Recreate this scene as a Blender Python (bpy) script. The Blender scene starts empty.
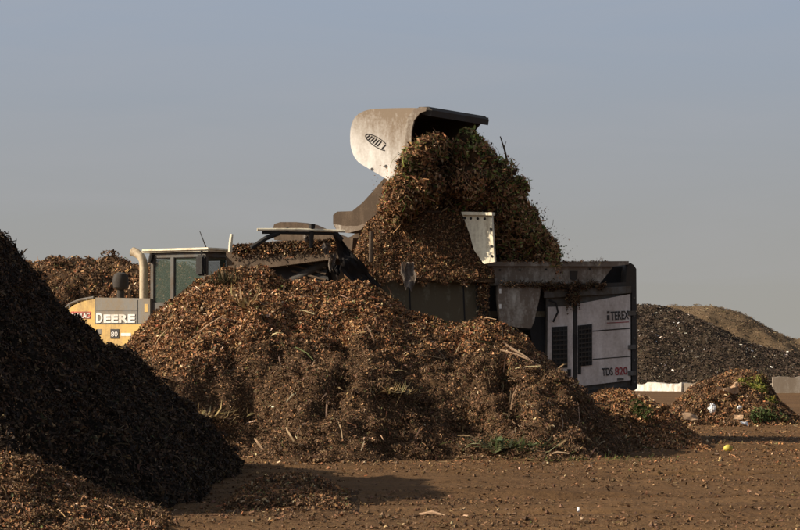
import bpy, bmesh, math, random
import numpy as np
from mathutils import Vector, Matrix
R = math.radians
random.seed(7); rng = np.random.default_rng(11)
S = bpy.context.scene
C = S.collection
F = 2400.0; YH = 352.0; EYE = 1.7            # focal in photo pixels, horizon row, eye height
SUN_AZ = 9.0; SUN_EL = 30.0                  # sun low on the left, a touch to our side

# ------------------------------------------------------------------ helpers
def P(px, py, Y):
    return Vector(((px-400)*Y/F, Y, EYE-(py-YH)*Y/F))
def PX(px, Y): return (px-400)*Y/F
def PZ(py, Y): return EYE-(py-YH)*Y/F

def tag(o, label=None, cat=None, group=None, kind=None):
    if label: o['label'] = label
    if cat: o['category'] = cat
    if group: o['group'] = group
    if kind: o['kind'] = kind
    return o
def empty(name, loc, rz=0):
    o = bpy.data.objects.new(name, None); C.objects.link(o)
    o.location = loc; o.rotation_euler = (0, 0, rz); o.empty_display_size = .3
    return o
def link(name, me, mat, parent=None):
    o = bpy.data.objects.new(name, me); C.objects.link(o)
    if mat: me.materials.append(mat)
    if parent: o.parent = parent
    return o
def bobj(name, bm, mat, parent=None, bevel=0, smooth=False):
    if bevel:
        bmesh.ops.bevel(bm, geom=[e for e in bm.edges if e.calc_face_angle(0) > .5], offset=bevel, segments=2, affect='EDGES', clamp_overlap=True)
    bmesh.ops.recalc_face_normals(bm, faces=bm.faces)
    me = bpy.data.meshes.new(name); bm.to_mesh(me); bm.free()
    if smooth:
        me.shade_smooth()
        me.set_sharp_from_angle(angle=R(35))
    return link(name, me, mat, parent)

# value noise, vectorised
def _h(ix, iy, iz, s):
    n = (ix.astype(np.int64)*374761393 + iy.astype(np.int64)*668265263 + iz.astype(np.int64)*2147483647 + s*974634777) & 0xffffffff
    n = ((n ^ (n >> 13))*1274126177) & 0xffffffff
    n = ((n ^ (n >> 15))*2246822519) & 0xffffffff
    return ((n ^ (n >> 16)) & 0xffffff)/float(0xffffff)
def noise(x, y, z=None, s=0):
    x = np.asarray(x, float); y = np.asarray(y, float)
    z = np.zeros_like(x) if z is None else np.asarray(z, float)
    ix, iy, iz = np.floor(x), np.floor(y), np.floor(z)
    fx, fy, fz = x-ix, y-iy, z-iz
    fx, fy, fz = [f*f*(3-2*f) for f in (fx, fy, fz)]
    r = 0
    for dx in (0, 1):
        for dy in (0, 1):
            for dz in (0, 1):
                w = (fx if dx else 1-fx)*(fy if dy else 1-fy)*(fz if dz else 1-fz)
                r = r+w*_h(ix+dx, iy+dy, iz+dz, s)
    return r*2-1
def fbm(x, y, z=None, o=4, s=0):
    a = 1; t = 0; r = 0
    for i in range(o):
        k = 2.03**i
        r = r+a*noise(np.asarray(x)*k+i*7.1, np.asarray(y)*k-i*3.3, None if z is None else np.asarray(z)*k, s+i)
        t += a; a *= .5
    return r/t
def sm(x, a, b):
    t = np.clip((x-a)/(b-a), 0, 1); return t*t*(3-2*t)

# ------------------------------------------------------------------ materials
def mat(name):
    m = bpy.data.materials.new(name); m.use_nodes = True
    nt = m.node_tree; b = nt.nodes['Principled BSDF']
    return m, nt, b
def soil_mat(name, c1, c2, c3, scale=2.0, bump=.6, rough=.95, st=None):
    m, nt, b = mat(name)
    tc = nt.nodes.new('ShaderNodeTexCoord')
    def nz(sc, det, ro=.6):
        n = nt.nodes.new('ShaderNodeTexNoise'); n.inputs['Scale'].default_value = sc; n.inputs['Detail'].default_value = det
        n.inputs['Roughness'].default_value = ro
        nt.links.new(tc.outputs['Object'], n.inputs['Vector']); return n
    n1 = nz(scale*.35, 6)
    if st:
        mp_ = nt.nodes.new('ShaderNodeMapping'); mp_.inputs['Scale'].default_value = st; nt.links.new(tc.outputs['Object'], mp_.inputs[0]); nt.links.new(mp_.outputs[0], n1.inputs['Vector'])
    n2 = nz(scale*9, 5, .75)
    r1 = nt.nodes.new('ShaderNodeValToRGB'); r1.color_ramp.elements[0].position = .35; r1.color_ramp.elements[1].position = .68
    r1.color_ramp.elements[0].color = (*c1, 1); r1.color_ramp.elements[1].color = (*c2, 1)
    r2 = nt.nodes.new('ShaderNodeValToRGB'); r2.color_ramp.elements[0].position = .5; r2.color_ramp.elements[1].position = .72
    r2.color_ramp.elements[0].color = (0, 0, 0, 1); r2.color_ramp.elements[1].color = (1, 1, 1, 1)
    mx = nt.nodes.new('ShaderNodeMixRGB'); mx.inputs['Color2'].default_value = (*c3, 1)
    nt.links.new(n1.outputs['Fac'], r1.inputs['Fac']); nt.links.new(n2.outputs['Fac'], r2.inputs['Fac'])
    nt.links.new(r1.outputs['Color'], mx.inputs['Color1']); nt.links.new(r2.outputs['Color'], mx.inputs['Fac'])
    nt.links.new(mx.outputs['Color'], b.inputs['Base Color'])
    b.inputs['Roughness'].default_value = rough; b.inputs['Specular IOR Level'].default_value = .15
    n3 = nz(scale*7, 8, .7)
    bp = nt.nodes.new('ShaderNodeBump'); bp.inputs['Strength'].default_value = bump; bp.inputs['Distance'].default_value = .06
    nt.links.new(n3.outputs['Fac'], bp.inputs['Height']); nt.links.new(bp.outputs['Normal'], b.inputs['Normal'])
    return m
def chip_mat(name, transl=.0):
    m, nt, b = mat(name)
    a = nt.nodes.new('ShaderNodeAttribute'); a.attribute_name = 'col'
    nt.links.new(a.outputs['Color'], b.inputs['Base Color'])
    b.inputs['Roughness'].default_value = .7; b.inputs['Specular IOR Level'].default_value = .25
    if transl:
        tr = nt.nodes.new('ShaderNodeBsdfTranslucent'); mx = nt.nodes.new('ShaderNodeMixShader'); mx.inputs[0].default_value = transl
        nt.links.new(a.outputs['Color'], tr.inputs['Color'])
        nt.links.new(b.outputs[0], mx.inputs[1]); nt.links.new(tr.outputs[0], mx.inputs[2])
        nt.links.new(mx.outputs[0], nt.nodes['Material Output'].inputs['Surface'])
    return m
def paint(name, col, dirt=(.09, .06, .04), amt=.5, rough=.45, scale=1.6, streak=True, metal=0, ztop=None, soft=.14, xr=None):
    m, nt, b = mat(name)
    tc = nt.nodes.new('ShaderNodeTexCoord'); mp = nt.nodes.new('ShaderNodeMapping')
    mp.inputs['Scale'].default_value = (1, 1, .3) if streak else (1, 1, 1)
    nt.links.new(tc.outputs['Object'], mp.inputs['Vector'])
    n = nt.nodes.new('ShaderNodeTexNoise'); n.inputs['Scale'].default_value = scale*2.2; n.inputs['Detail'].default_value = 9; n.inputs['Roughness'].default_value = .68
    nt.links.new(mp.outputs[0], n.inputs['Vector'])
    n2 = nt.nodes.new('ShaderNodeTexNoise'); n2.inputs['Scale'].default_value = scale*14; n2.inputs['Detail'].default_value = 6
    nt.links.new(tc.outputs['Object'], n2.inputs['Vector'])
    ad = nt.nodes.new('ShaderNodeMath'); ad.operation = 'MULTIPLY_ADD'; ad.inputs[1].default_value = .3
    nt.links.new(n2.outputs['Fac'], ad.inputs[0]); nt.links.new(n.outputs['Fac'], ad.inputs[2])
    src = ad.outputs[0]
    if ztop:
        sx = nt.nodes.new('ShaderNodeSeparateXYZ'); nt.links.new(tc.outputs['Object'], sx.inputs[0])
        mr = nt.nodes.new('ShaderNodeMapRange'); mr.inputs['From Min'].default_value = ztop[0]; mr.inputs['From Max'].default_value = ztop[1]
        mr.inputs['To Min'].default_value = -.08; mr.inputs['To Max'].default_value = ztop[2]
        nt.links.new(sx.outputs['Z'], mr.inputs['Value'])
        a2 = nt.nodes.new('ShaderNodeMath'); a2.operation = 'ADD'
        nt.links.new(src, a2.inputs[0]); nt.links.new(mr.outputs[0], a2.inputs[1]); src = a2.outputs[0]
    if xr:
        mr = nt.nodes.new('ShaderNodeMapRange'); mr.inputs['From Min'].default_value = xr[0]; mr.inputs['From Max'].default_value = xr[1]
        mr.inputs['To Min'].default_value = -.12; mr.inputs['To Max'].default_value = xr[2]
        nt.links.new(sx.outputs['X'], mr.inputs['Value'])
        a3 = nt.nodes.new('ShaderNodeMath'); a3.operation = 'ADD'
        nt.links.new(src, a3.inputs[0]); nt.links.new(mr.outputs[0], a3.inputs[1]); src = a3.outputs[0]
    rp = nt.nodes.new('ShaderNodeValToRGB')
    c0 = .85-.45*amt
    rp.color_ramp.elements[0].position = c0-soft; rp.color_ramp.elements[1].position = c0+soft
    rp.color_ramp.elements[0].color = (.06*amt,)*3+(1,); rp.color_ramp.elements[1].color = (.9, .9, .9, 1)
    nt.links.new(src, rp.inputs['Fac'])
    mx = nt.nodes.new('ShaderNodeMixRGB'); mx.inputs['Color1'].default_value = (*col, 1); mx.inputs['Color2'].default_value = (*dirt, 1)
    nt.links.new(rp.outputs['Color'], mx.inputs['Fac']); nt.links.new(mx.outputs['Color'], b.inputs['Base Color'])
    mr2 = nt.nodes.new('ShaderNodeMapRange'); mr2.inputs['To Min'].default_value = rough; mr2.inputs['To Max'].default_value = .95
    nt.links.new(rp.outputs['Color'], mr2.inputs['Value']); nt.links.new(mr2.outputs[0], b.inputs['Roughness'])
    b.inputs['Metallic'].default_value = metal
    bp = nt.nodes.new('ShaderNodeBump'); bp.inputs['Strength'].default_value = .25; bp.inputs['Distance'].default_value = .02
    nt.links.new(ad.outputs[0], bp.inputs['Height']); nt.links.new(bp.outputs['Normal'], b.inputs['Normal'])
    return m

M = {}
M['ground'] = soil_mat('tilled_soil', (.105, .058, .026), (.165, .095, .044), (.050, .028, .014), 1.2, .8, st=(.5, 2.2, 1))
M['shadebase'] = soil_mat('shade_dark_mulch', (.014, .010, .007), (.028, .019, .012), (.008, .006, .004), 2.5, .9)  # mulch colour taken near black to paint in the left heap's shade
M['base'] = soil_mat('damp_mulch', (.065, .038, .020), (.110, .064, .033), (.030, .018, .010), 2.5, .9)
M['far'] = soil_mat('old_compost', (.050, .035, .022), (.072, .050, .032), (.032, .022, .015), .8, .9)
M['tan'] = soil_mat('dry_soil', (.13, .088, .05), (.17, .12, .07), (.07, .05, .03), .5, .6)
M['chip'] = chip_mat('leaf_chips'); M['leaf'] = chip_mat('green_leaves', .3)
M['white'] = paint('bucket_white', (.70, .685, .65), (.17, .115, .065), .20, .5, 1.6, ztop=(5.35, 6.25, .42), soft=.34, xr=(4.0, 5.6, .20))
M['boxgrey'] = paint('panel_grey', (.74, .67, .62), (.26, .20, .155), .34, .5, soft=.24)
M['midgrey'] = paint('grey_steel', (.12, .12, .115), (.08, .06, .04), .55, .6)
M['hopper'] = paint('hopper_steel', (.27, .25, .17), (.09, .065, .035), .75, .6)
M['skirt'] = paint('skirt_steel', (.50, .46, .39), (.14, .10, .07), .7, .6)
M['cream'] = paint('cream_steel', (.80, .74, .56), (.30, .22, .13), .22, .5)
M['rustshade'] = paint('rusty_shade_steel', (.05, .042, .033), (.07, .045, .025), .6, .8)  # dark rust, with the shade inside the bucket painted into the colour
M['dark'] = paint('dark_steel', (.028, .028, .028), (.045, .034, .024), .5, .7)
M['black'] = paint('black_steel', (.010, .010, .010), (.02, .015, .012), .4, .7)
M['yellow'] = paint('loader_yellow', (.66, .43, .12), (.30, .20, .10), .34, .45)
M['hood'] = paint('hood_grey', (.17, .165, .15), (.23, .18, .12), .50, .5)
M['cab'] = paint('cab_grey', (.09, .095, .09), (.12, .09, .065), .45, .5)
M['arm'] = paint('dirty_arm', (.15, .10, .06), (.055, .036, .022), .78, .7, 3.0, soft=.22)
M['pipe'] = paint('exhaust_steel', (.62, .52, .36), (.28, .20, .12), .45, .4)
M['tyre'] = paint('tyre_rubber', (.02, .02, .02), (.08, .055, .035), .6, .9)
M['ink'] = paint('black_lettering', (.02, .018, .018), amt=.15, rough=.5)
M['redink'] = paint('red_lettering', (.30, .03, .035), amt=.2, rough=.5)
M['redplate'] = paint('red_decal', (.50, .10, .07), amt=.3, rough=.5)
M['whiteink'] = paint('white_lettering', (.82, .80, .75), (.4, .33, .22), .25, .5)
M['concrete'] = paint('concrete', (.40, .36, .30), (.22, .17, .12), .6, .9)
M['paleconc'] = paint('pale_concrete', (.80, .77, .70), (.35, .3, .24), .4, .85, scale=3)
M['bark'] = soil_mat('bark', (.07, .045, .028), (.13, .09, .055), (.03, .02, .013), 8, .6)
M['cloth'] = paint('grimy_plastic', (.42, .38, .34), (.16, .12, .09), .6, .6, scale=4)
M['whitebag'] = paint('white_plastic', (.85, .85, .86), (.4, .35, .3), .2, .4, scale=4)
M['card'] = paint('cardboard', (.50, .34, .21), (.25, .16, .10), .4, .9, scale=4)
M['lemon'] = paint('yellow_fruit', (.62, .52, .07), (.3, .2, .05), .35, .5, scale=6)
M['navy'] = paint('blue_black_sheet', (.012, .015, .022), (.05, .04, .035), .5, .45)
M['seat'] = paint('seat_cloth', (.03, .03, .03), amt=.2, rough=.9)
M['skin'] = paint('skin', (.45, .25, .17), (.3, .17, .12), .2, .6)
M['shirt'] = paint('orange_shirt', (.55, .16, .08), (.3, .1, .05), .3, .9)
def glassmat():
    m, nt, b = mat('cab_glass')
    b.inputs['Base Color'].default_value = (.11, .15, .12, 1); b.inputs['Roughness'].default_value = .06
    b.inputs['Alpha'].default_value = .30
    return m
M['glass'] = glassmat()

# ------------------------------------------------------------------ mesh pieces
def box_bm(bm, x0, x1, y0, y1, z0, z1):
    g = bmesh.ops.create_cube(bm, size=1)
    for v in g['verts']:
        v.co = Vector(((x0+x1)/2+v.co.x*(x1-x0), (y0+y1)/2+v.co.y*(y1-y0), (z0+z1)/2+v.co.z*(z1-z0)))
    return g['verts']
def prism_bm(bm, poly, y0, y1):
    a = [bm.verts.new((p[0], y0, p[1])) for p in poly]; b = [bm.verts.new((p[0], y1, p[1])) for p in poly]
    bm.faces.new(a); bm.faces.new(b[::-1])
    n = len(poly)
    for i in range(n): bm.faces.new((a[i], b[i], b[(i+1) % n], a[(i+1) % n]))
def tube_bm(bm, pts, rad, seg=10):
    pts = [Vector(p) for p in pts]; rs = rad if isinstance(rad, (list, tuple)) else [rad]*len(pts)
    prev = None; up = Vector((.13, .2, 1)).normalized()
    for i, p in enumerate(pts):
        d = (pts[min(i+1, len(pts)-1)]-pts[max(i-1, 0)]).normalized()
        u = d.cross(up)
        if u.length < .05: u = d.cross(Vector((1, .1, 0)))
        u.normalize(); w = d.cross(u)
        ring = [bm.verts.new(p+(u*math.cos(2*math.pi*k/seg)+w*math.sin(2*math.pi*k/seg))*rs[i]) for k in range(seg)]
        if prev:
            for k in range(seg): bm.faces.new((prev[k], prev[(k+1) % seg], ring[(k+1) % seg], ring[k]))
        else: bm.faces.new(ring[::-1])
        prev = ring
    bm.faces.new(prev)
def lathe_bm(bm, prof, seg=28, M4=Matrix()):
    rings = []
    for r, z in prof:
        rings.append([bm.verts.new(M4 @ Vector((r*math.cos(2*math.pi*k/seg), r*math.sin(2*math.pi*k/seg), z))) for k in range(seg)])
    for a, b in zip(rings, rings[1:]):
        for k in range(seg): bm.faces.new((a[k], a[(k+1) % seg], b[(k+1) % seg], b[k]))
    bm.faces.new(rings[0][::-1]); bm.faces.new(rings[-1])
def text_obj(name, s, size, mt, parent, x, y, z, ext=.004, width=None, rx=90, roll=0, sx=1, bold=.0):
    cu = bpy.data.curves.new(name, 'FONT'); cu.body = s; cu.size = size; cu.extrude = ext; cu.offset = bold
    cu.align_x = 'LEFT'; cu.align_y = 'BOTTOM_BASELINE'
    t = bpy.data.objects.new(name, cu); C.objects.link(t)
    dg = bpy.context.evaluated_depsgraph_get()
    me = bpy.data.meshes.new_from_object(t.evaluated_get(dg)); bpy.data.objects.remove(t)
    xs = [v.co.x for v in me.vertices]; x0, x1 = min(xs), max(xs)
    k = (width/(x1-x0)) if width else sx
    Mr = Matrix.Rotation(R(roll), 4, 'Y')@Matrix.Rotation(R(rx), 4, 'X')@Matrix.Scale(k, 4, (1, 0, 0))@Matrix.Translation((-x0, 0, 0))
    me.transform(Mr)
    o = link(name, me, mt, parent); o.location = (x, y, z)
    return o

# ------------------------------------------------------------------ chips: thousands of leaf-sized faces in one mesh
TPL = {
 'leaf': (np.array([(-1, 0, .3), (-.3, .42, .12), (.5, .34, .2), (1, 0, .35), (.5, -.36, .08), (-.3, -.4, .22), (0, 0, 0)])*.5,
          [(0, 1, 6), (1, 2, 6), (2, 3, 6), (3, 4, 6), (4, 5, 6), (5, 0, 6)]),
 'flake': (np.array([(-1, -.38, 0), (1, -.28, .28), (.85, .42, 0), (-.9, .3, .3)])*.5, [(0, 1, 2), (0, 2, 3)]),
 'chunk': (np.array([(-1, -.3, 0), (-.9, .3, 0), (-.95, 0, .4), (.8, -.22, .05), (1, .25, 0), (.9, 0, .34)])*.5,
           [(0, 1, 2), (3, 5, 4), (0, 3, 4), (0, 4, 1), (1, 4, 5), (1, 5, 2), (2, 5, 3), (2, 3, 0)]),
 'stick': (np.array([(-1, -.04, 0), (-1, .04, 0), (-1, 0, .07), (.1, -.04, .12), (.1, .04, .12), (.1, 0, .19), (1, -.02, -.02), (1, .02, -.02), (1, 0, .03)])*.5,
           [(0, 1, 2), (0, 3, 4), (0, 4, 1), (1, 4, 5), (1, 5, 2), (2, 5, 3), (2, 3, 0), (3, 6, 7), (3, 7, 4), (4, 7, 8), (4, 8, 5), (5, 8, 6), (5, 6, 3), (6, 8, 7)]),
 'clod': (np.array([(1, .1, 0), (-.1, .9, .1), (-.9, -.1, .05), (.15, -1, -.1), (.1, 0, .75), (0, .1, -.7)])*.5,
          [(0, 1, 4), (1, 2, 4), (2, 3, 4), (3, 0, 4), (1, 0, 5), (2, 1, 5), (3, 2, 5), (0, 3, 5)]),
 'blade': (np.array([(-1, -.06, 0), (-1, .06, 0), (-.3, -.07, .3), (-.3, .07, .3), (.4, -.05, .36), (.4, .05, .36), (1, 0, .12)])*.5,
           [(0, 2, 1), (1, 2, 3), (2, 4, 3), (3, 4, 5), (4, 6, 5)]),
}
def palette(cols, n, jit=.22):
    w = np.array([c[3] for c in cols], float); w /= w.sum()
    idx = rng.choice(len(cols), n, p=w); c = np.array([c[:3] for c in cols])[idx]
    return np.clip(c*np.exp(rng.normal(0, jit, (n, 1)))*np.exp(rng.normal(0, .06, (n, 3))), .003, .9)
def chips(name, pts, nrm, size, cols, mix, mt, parent=None, tilt=.7, label=None, axis=None):
    """pts,nrm (n,3); size (n,), cols (n,3); mix {template: weight}"""
    n = len(pts); names = list(mix); w = np.array([mix[k] for k in names], float); w /= w.sum()
    pick = rng.choice(len(names), n, p=w)
    V = []; T = []; K = []; off = 0
    for i, k in enumerate(names):
        s = np.where(pick == i)[0]
        if not len(s): continue
        tv, tf = TPL[k]; m = len(s)
        N = nrm[s]+rng.normal(0, 1, (m, 3))*(tilt[s][:, None] if isinstance(tilt, np.ndarray) else tilt); N /= np.linalg.norm(N, axis=1)[:, None]+1e-9
        A = rng.normal(0, 1, (m, 3)) if axis is None else axis[s]+rng.normal(0, .35, (m, 3))
        A -= (A*N).sum(1)[:, None]*N; A /= np.linalg.norm(A, axis=1)[:, None]+1e-9
        B = np.cross(N, A)
        sz = size[s]*(2.6 if k in ('stick', 'blade') else 1)
        asp = rng.uniform(.7, 1.3, m); hz = rng.uniform(.4, 1.8, m)
        v = pts[s][:, None, :]+sz[:, None, None]*(tv[None, :, 0:1]*A[:, None, :]+tv[None, :, 1:2]*asp[:, None, None]*B[:, None, :]+tv[None, :, 2:3]*hz[:, None, None]*N[:, None, :])
        f = np.array(tf)[None]+(np.arange(m)*len(tv))[:, None, None]+off
        V.append(v.reshape(-1, 3)); T.append(f.reshape(-1, 3)); K.append(np.repeat(cols[s], len(tf), 0)); off += m*len(tv)
    V = np.concatenate(V); T = np.concatenate(T); K = np.concatenate(K)
    o = raw_mesh(name, V, T, mt, parent)
    a = o.data.attributes.new('col', 'FLOAT_COLOR', 'FACE')
    a.data.foreach_set('color', np.concatenate([K, np.ones((len(K), 1))], 1).astype(np.float32).ravel())
    return o
def raw_mesh(name, V, T, mt, parent=None, smooth=False):
    me = bpy.data.meshes.new(name); k = T.shape[1]
    me.vertices.add(len(V)); me.vertices.foreach_set('co', V.astype(np.float32).ravel())
    me.loops.add(T.size); me.loops.foreach_set('vertex_index', T.astype(np.int32).ravel())
    me.polygons.add(len(T)); me.polygons.foreach_set('loop_start', np.arange(0, T.size, k, dtype=np.int32))
    me.update(calc_edges=True)
    if smooth: me.shade_smooth()
    else: me.shade_flat()
    return link(name, me, mt, parent)

# ------------------------------------------------------------------ ground
def G(x, y):
    x = np.asarray(x, float); y = np.asarray(y, float)
    near = 1-sm(y, 60, 110)
    return near*(.06*fbm(x*.22, y*1.1, o=3, s=3)+.05*fbm(x*1.3, y*2.4, o=4, s=9)-.09*np.exp(-(noise(x*.05+2, y*.9+.10*x, s=17)/.12)**2)+.012*fbm(x*7, y*7, o=2, s=21))
def grid_mesh(name, xs, ys, hf, mt, parent=None, keep=None):
    X, Y = np.meshgrid(xs, ys); Z = hf(X, Y)
    V = np.stack([X, Y, Z], -1).reshape(-1, 3)
    nx, ny = len(xs), len(ys)
    i = (np.arange(ny-1)[:, None]*nx+np.arange(nx-1)[None, :]).ravel()
    T = np.stack([i, i+1, i+nx+1, i+nx], 1)
    if keep is not None:
        kz = keep(X, Y).ravel(); T = T[kz[T].any(1)]
        u, inv = np.unique(T, return_inverse=True); V = V[u]; T = inv.reshape(T.shape)
    return raw_mesh(name, V, T, mt, parent, smooth=True)
def span(a, b, near0, near1, d):
    o = list(np.arange(near0, near1+d*.5, d)); s = d; v = near1
    while v < b: s *= 1.35; v += s; o.append(v)
    s = d; v = near0; l = []
    while v > a: s *= 1.35; v -= s; l.append(v)
    return np.array(l[::-1]+o)
gr = grid_mesh('ground', span(-4000, 4000, -7, 13, .09), span(-300, 7000, 21.5, 58, .10), G, M['ground'])
tag(gr, 'brown tilled bare soil strewn with leaf litter', 'ground', kind='structure')

# ------------------------------------------------------------------ heaps
class Heap:
    def __init__(s, hf, x0, x1, y0, y1, zb=None): s.hf = hf; s.r = (x0, x1, y0, y1); s.zb = zb
    def base(s, x, y): return G(x, y) if s.zb is None else np.full(np.shape(x), s.zb)
    def z(s, x, y):
        h = s.hf(x, y); return s.base(x, y)+np.where(h > 0, h, -.08)
    def mesh(s, name, d, mt, parent=None):
        x0, x1, y0, y1 = s.r
        return grid_mesh(name, np.arange(x0, x1, d), np.arange(y0, y1, d), s.z, mt, parent, keep=lambda X, Y: s.hf(X, Y) > 0)
    def sample(s, n, d=.06, cap=4, wfun=None):
        x0, x1, y0, y1 = s.r; out = []; got = 0
        while got < n:
            m = int(n*2.5)
            x = rng.uniform(x0, x1, m); y = rng.uniform(y0, y1, m); h = s.hf(x, y)
            k = h > .01; x, y, h = x[k], y[k], h[k]
            gx = (s.hf(x+d, y)-s.hf(x-d, y))/(2*d); gy = (s.hf(x, y+d)-s.hf(x, y-d))/(2*d)
            w = np.minimum(np.sqrt(1+gx*gx+gy*gy), cap)/cap
            if wfun is not None: w = w*wfun(x, y, h)
            k = rng.random(len(x)) < w; x, y, h, gx, gy = [a[k] for a in (x, y, h, gx, gy)]
            N = np.stack([-gx, -gy, np.ones_like(x)], 1); N /= np.linalg.norm(N, axis=1)[:, None]
            out.append((np.stack([x, y, s.z(x, y)], 1), N, h)); got += len(x)
            if len(out) > 60: break
        p, q, h = [np.concatenate(a)[:n] for a in zip(*out)]
        return p, q, h
def ridge(crest, Yc, Yf, Yb, zb=0., g=1.25, amp=(.30, .12, .05), seed=0, sc=1.0, toe=0):
    """crest: pixel outline at distance Yc. Yf,Yb: functions of x or numbers (front and back foot)"""
    cx = np.array([PX(p[0], Yc) for p in crest]); cz = np.array([max(PZ(p[1], Yc)-zb, 0) for p in crest])
    ff = Yf if callable(Yf) else (lambda x: np.full(np.shape(x), float(Yf)))
    fb = Yb if callable(Yb) else (lambda x: np.full(np.shape(x), float(Yb)))
    def hf(x, y):
        x = np.asarray(x, float); y = np.asarray(y, float)
        wx = x+.25*sc*fbm(y*.8/sc, x*.3/sc, s=seed+50, o=2)
        H = np.interp(wx, cx, cz, left=-.3, right=-.3)
        t = np.where(y < Yc, (y-ff(x))/(Yc-ff(x)), (fb(x)-y)/(fb(x)-Yc))
        t = np.where(H < 0, np.clip(t, .2, 1), t)
        u = np.clip(1-t, 0, None)
        pf = 1-u**g*(1-(.18 if not toe else .10)*np.sin(np.pi*np.clip(u, 0, 1)))
        if toe: pf = pf*(1-toe*np.exp(-t*5.0))
        h = H*np.where(t > 0, pf, t)
        m = np.clip(h/(.5*sc), 0, 1)*(.35+.65*np.clip(u*3, 0, 1))
        h = h+m*(amp[0]*fbm(x*.8/sc, y*.8/sc, s=seed, o=3)+amp[1]*fbm(x*2.9/sc, y*2.9/sc, s=seed+5, o=3)+amp[2]*fbm(x*9/sc, y*9/sc, s=seed+8, o=2))
        return h
    return hf

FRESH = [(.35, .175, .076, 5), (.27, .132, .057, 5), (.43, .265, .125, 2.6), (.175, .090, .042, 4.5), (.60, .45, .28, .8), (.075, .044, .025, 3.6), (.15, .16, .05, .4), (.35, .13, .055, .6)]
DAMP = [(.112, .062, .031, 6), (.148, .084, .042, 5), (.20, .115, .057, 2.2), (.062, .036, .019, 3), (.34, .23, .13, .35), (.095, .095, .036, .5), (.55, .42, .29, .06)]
DARK = [(.040, .023, .012, 5), (.058, .034, .017, 4), (.090, .054, .027, 1.0), (.022, .013, .008, 5), (.16, .11, .06, .2), (.035, .036, .015, .3)]  # left heap's palette, albedo lowered for its shade; caught leaves use it too
SOILY = [(.125, .070, .032, 7), (.165, .093, .044, 4), (.24, .145, .075, .4), (.09, .052, .027, 3), (.45, .32, .19, .15)]
GREEN = [(.10, .15, .035, 4), (.16, .21, .05, 3), (.06, .095, .025, 3), (.28, .29, .09, .8)]
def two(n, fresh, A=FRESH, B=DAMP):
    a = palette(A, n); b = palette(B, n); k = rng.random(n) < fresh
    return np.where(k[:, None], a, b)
def part_stuff(o, label=None):
    o['kind'] = 'stuff'
    if label: o['label'] = label
    return o

# --- big central heap
crest = [(30, 420), (70, 390), (100, 364), (125, 347), (150, 320), (180, 298), (205, 280), (235, 269), (262, 270), (290, 281), (335, 279), (362, 285), (385, 297), (408, 313), (440, 320),
         (480, 318), (503, 324), (530, 346), (560, 370), (580, 384), (598, 404), (612, 423), (628, 440), (640, 448)]
Yc = 42.2
cf = lambda x: 37.6+3.4*sm(x, 2.7, 4.4)+.35*np.sin(x*1.9)+.45*fbm(x*1.6, x*0, s=19, o=3)+1.6*(1-sm(x, -5.5, -3))
hf_c = ridge(crest, Yc, cf, 44.3, g=1.0, toe=.45, amp=(.36, .22, .09), seed=1)
def face_point(px, py, hfn, y0, y1, zb=0):
    ys = np.linspace(y0, y1, 500); xs = (px-400)*ys/F; z = zb+np.maximum(hfn(xs, ys), 0); q = YH-(z-EYE)*F/ys
    k = np.argmax(q <= py); return float(xs[k]), float(ys[k]), float(z[k])
hf_c0 = hf_c
PITS = [(face_point(px, py, hf_c0, 36.8, 42.2), r, d) for px, py, r, d in ((345, 352, .22, .30), (352, 376, .20, .28), (338, 398, .25, .22), (505, 378, .18, .30), (514, 402, .17, .34), (520, 420, .2, .25), (600, 436, .25, .2),
        (258, 408, .22, .2), (300, 372, .25, .16), (410, 400, .3, .2), (440, 360, .22, .18), (380, 432, .25, .2), (470, 436, .22, .2), (556, 420, .22, .22), (230, 360, .2, .14))]
def hf_c(x, y):
    h = hf_c0(x, y); x = np.asarray(x, float); y = np.asarray(y, float)
    wx = x+.15*noise(x*3, y*3, s=201); wy = y+.15*noise(x*3, y*3, s=202)
    for (a_, b_, _), r_, d_ in PITS: h = h-d_*np.exp(-(((wx-a_)/r_)**2+((wy-b_)/(r_*1.3))**2)**1.5)+.35*d_*np.exp(-(((wx-a_+r_*1.5)/r_)**2+((wy-b_)/(r_*1.5))**2))
    return np.where(hf_c0(x, y) > 0, np.maximum(h, .012), h)
hc = Heap(hf_c, -7, 4.9, 36.6, 44.4)
root = empty('mulch_heap', (-.5, 41, 0)); inv = Matrix.Translation(-root.location)
tag(root, 'large central mound of orange-brown leaf mulch in front of the machines', 'mulch heap')
def rooted(o, r):
    o.parent = r; o.matrix_parent_inverse = Matrix.Translation(-Vector(r.location)); return o
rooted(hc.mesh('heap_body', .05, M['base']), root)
def near_w(x, y, h): return np.where(y > Yc+.5, .25, 1)
p, q, h = hc.sample(165000, wfun=near_w)
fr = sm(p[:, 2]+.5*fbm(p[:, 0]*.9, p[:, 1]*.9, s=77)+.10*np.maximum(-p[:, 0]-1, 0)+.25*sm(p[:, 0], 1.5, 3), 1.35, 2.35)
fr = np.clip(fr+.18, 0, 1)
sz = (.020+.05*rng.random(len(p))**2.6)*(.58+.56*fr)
rooted(part_stuff(chips('leaf_mulch', p+q*.02, q, sz*1.25, two(len(p), fr), {'leaf': 6, 'flake': 5, 'chunk': 1.5, 'stick': .3}, M['chip'], tilt=.38+.34*fr)), root)
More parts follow.
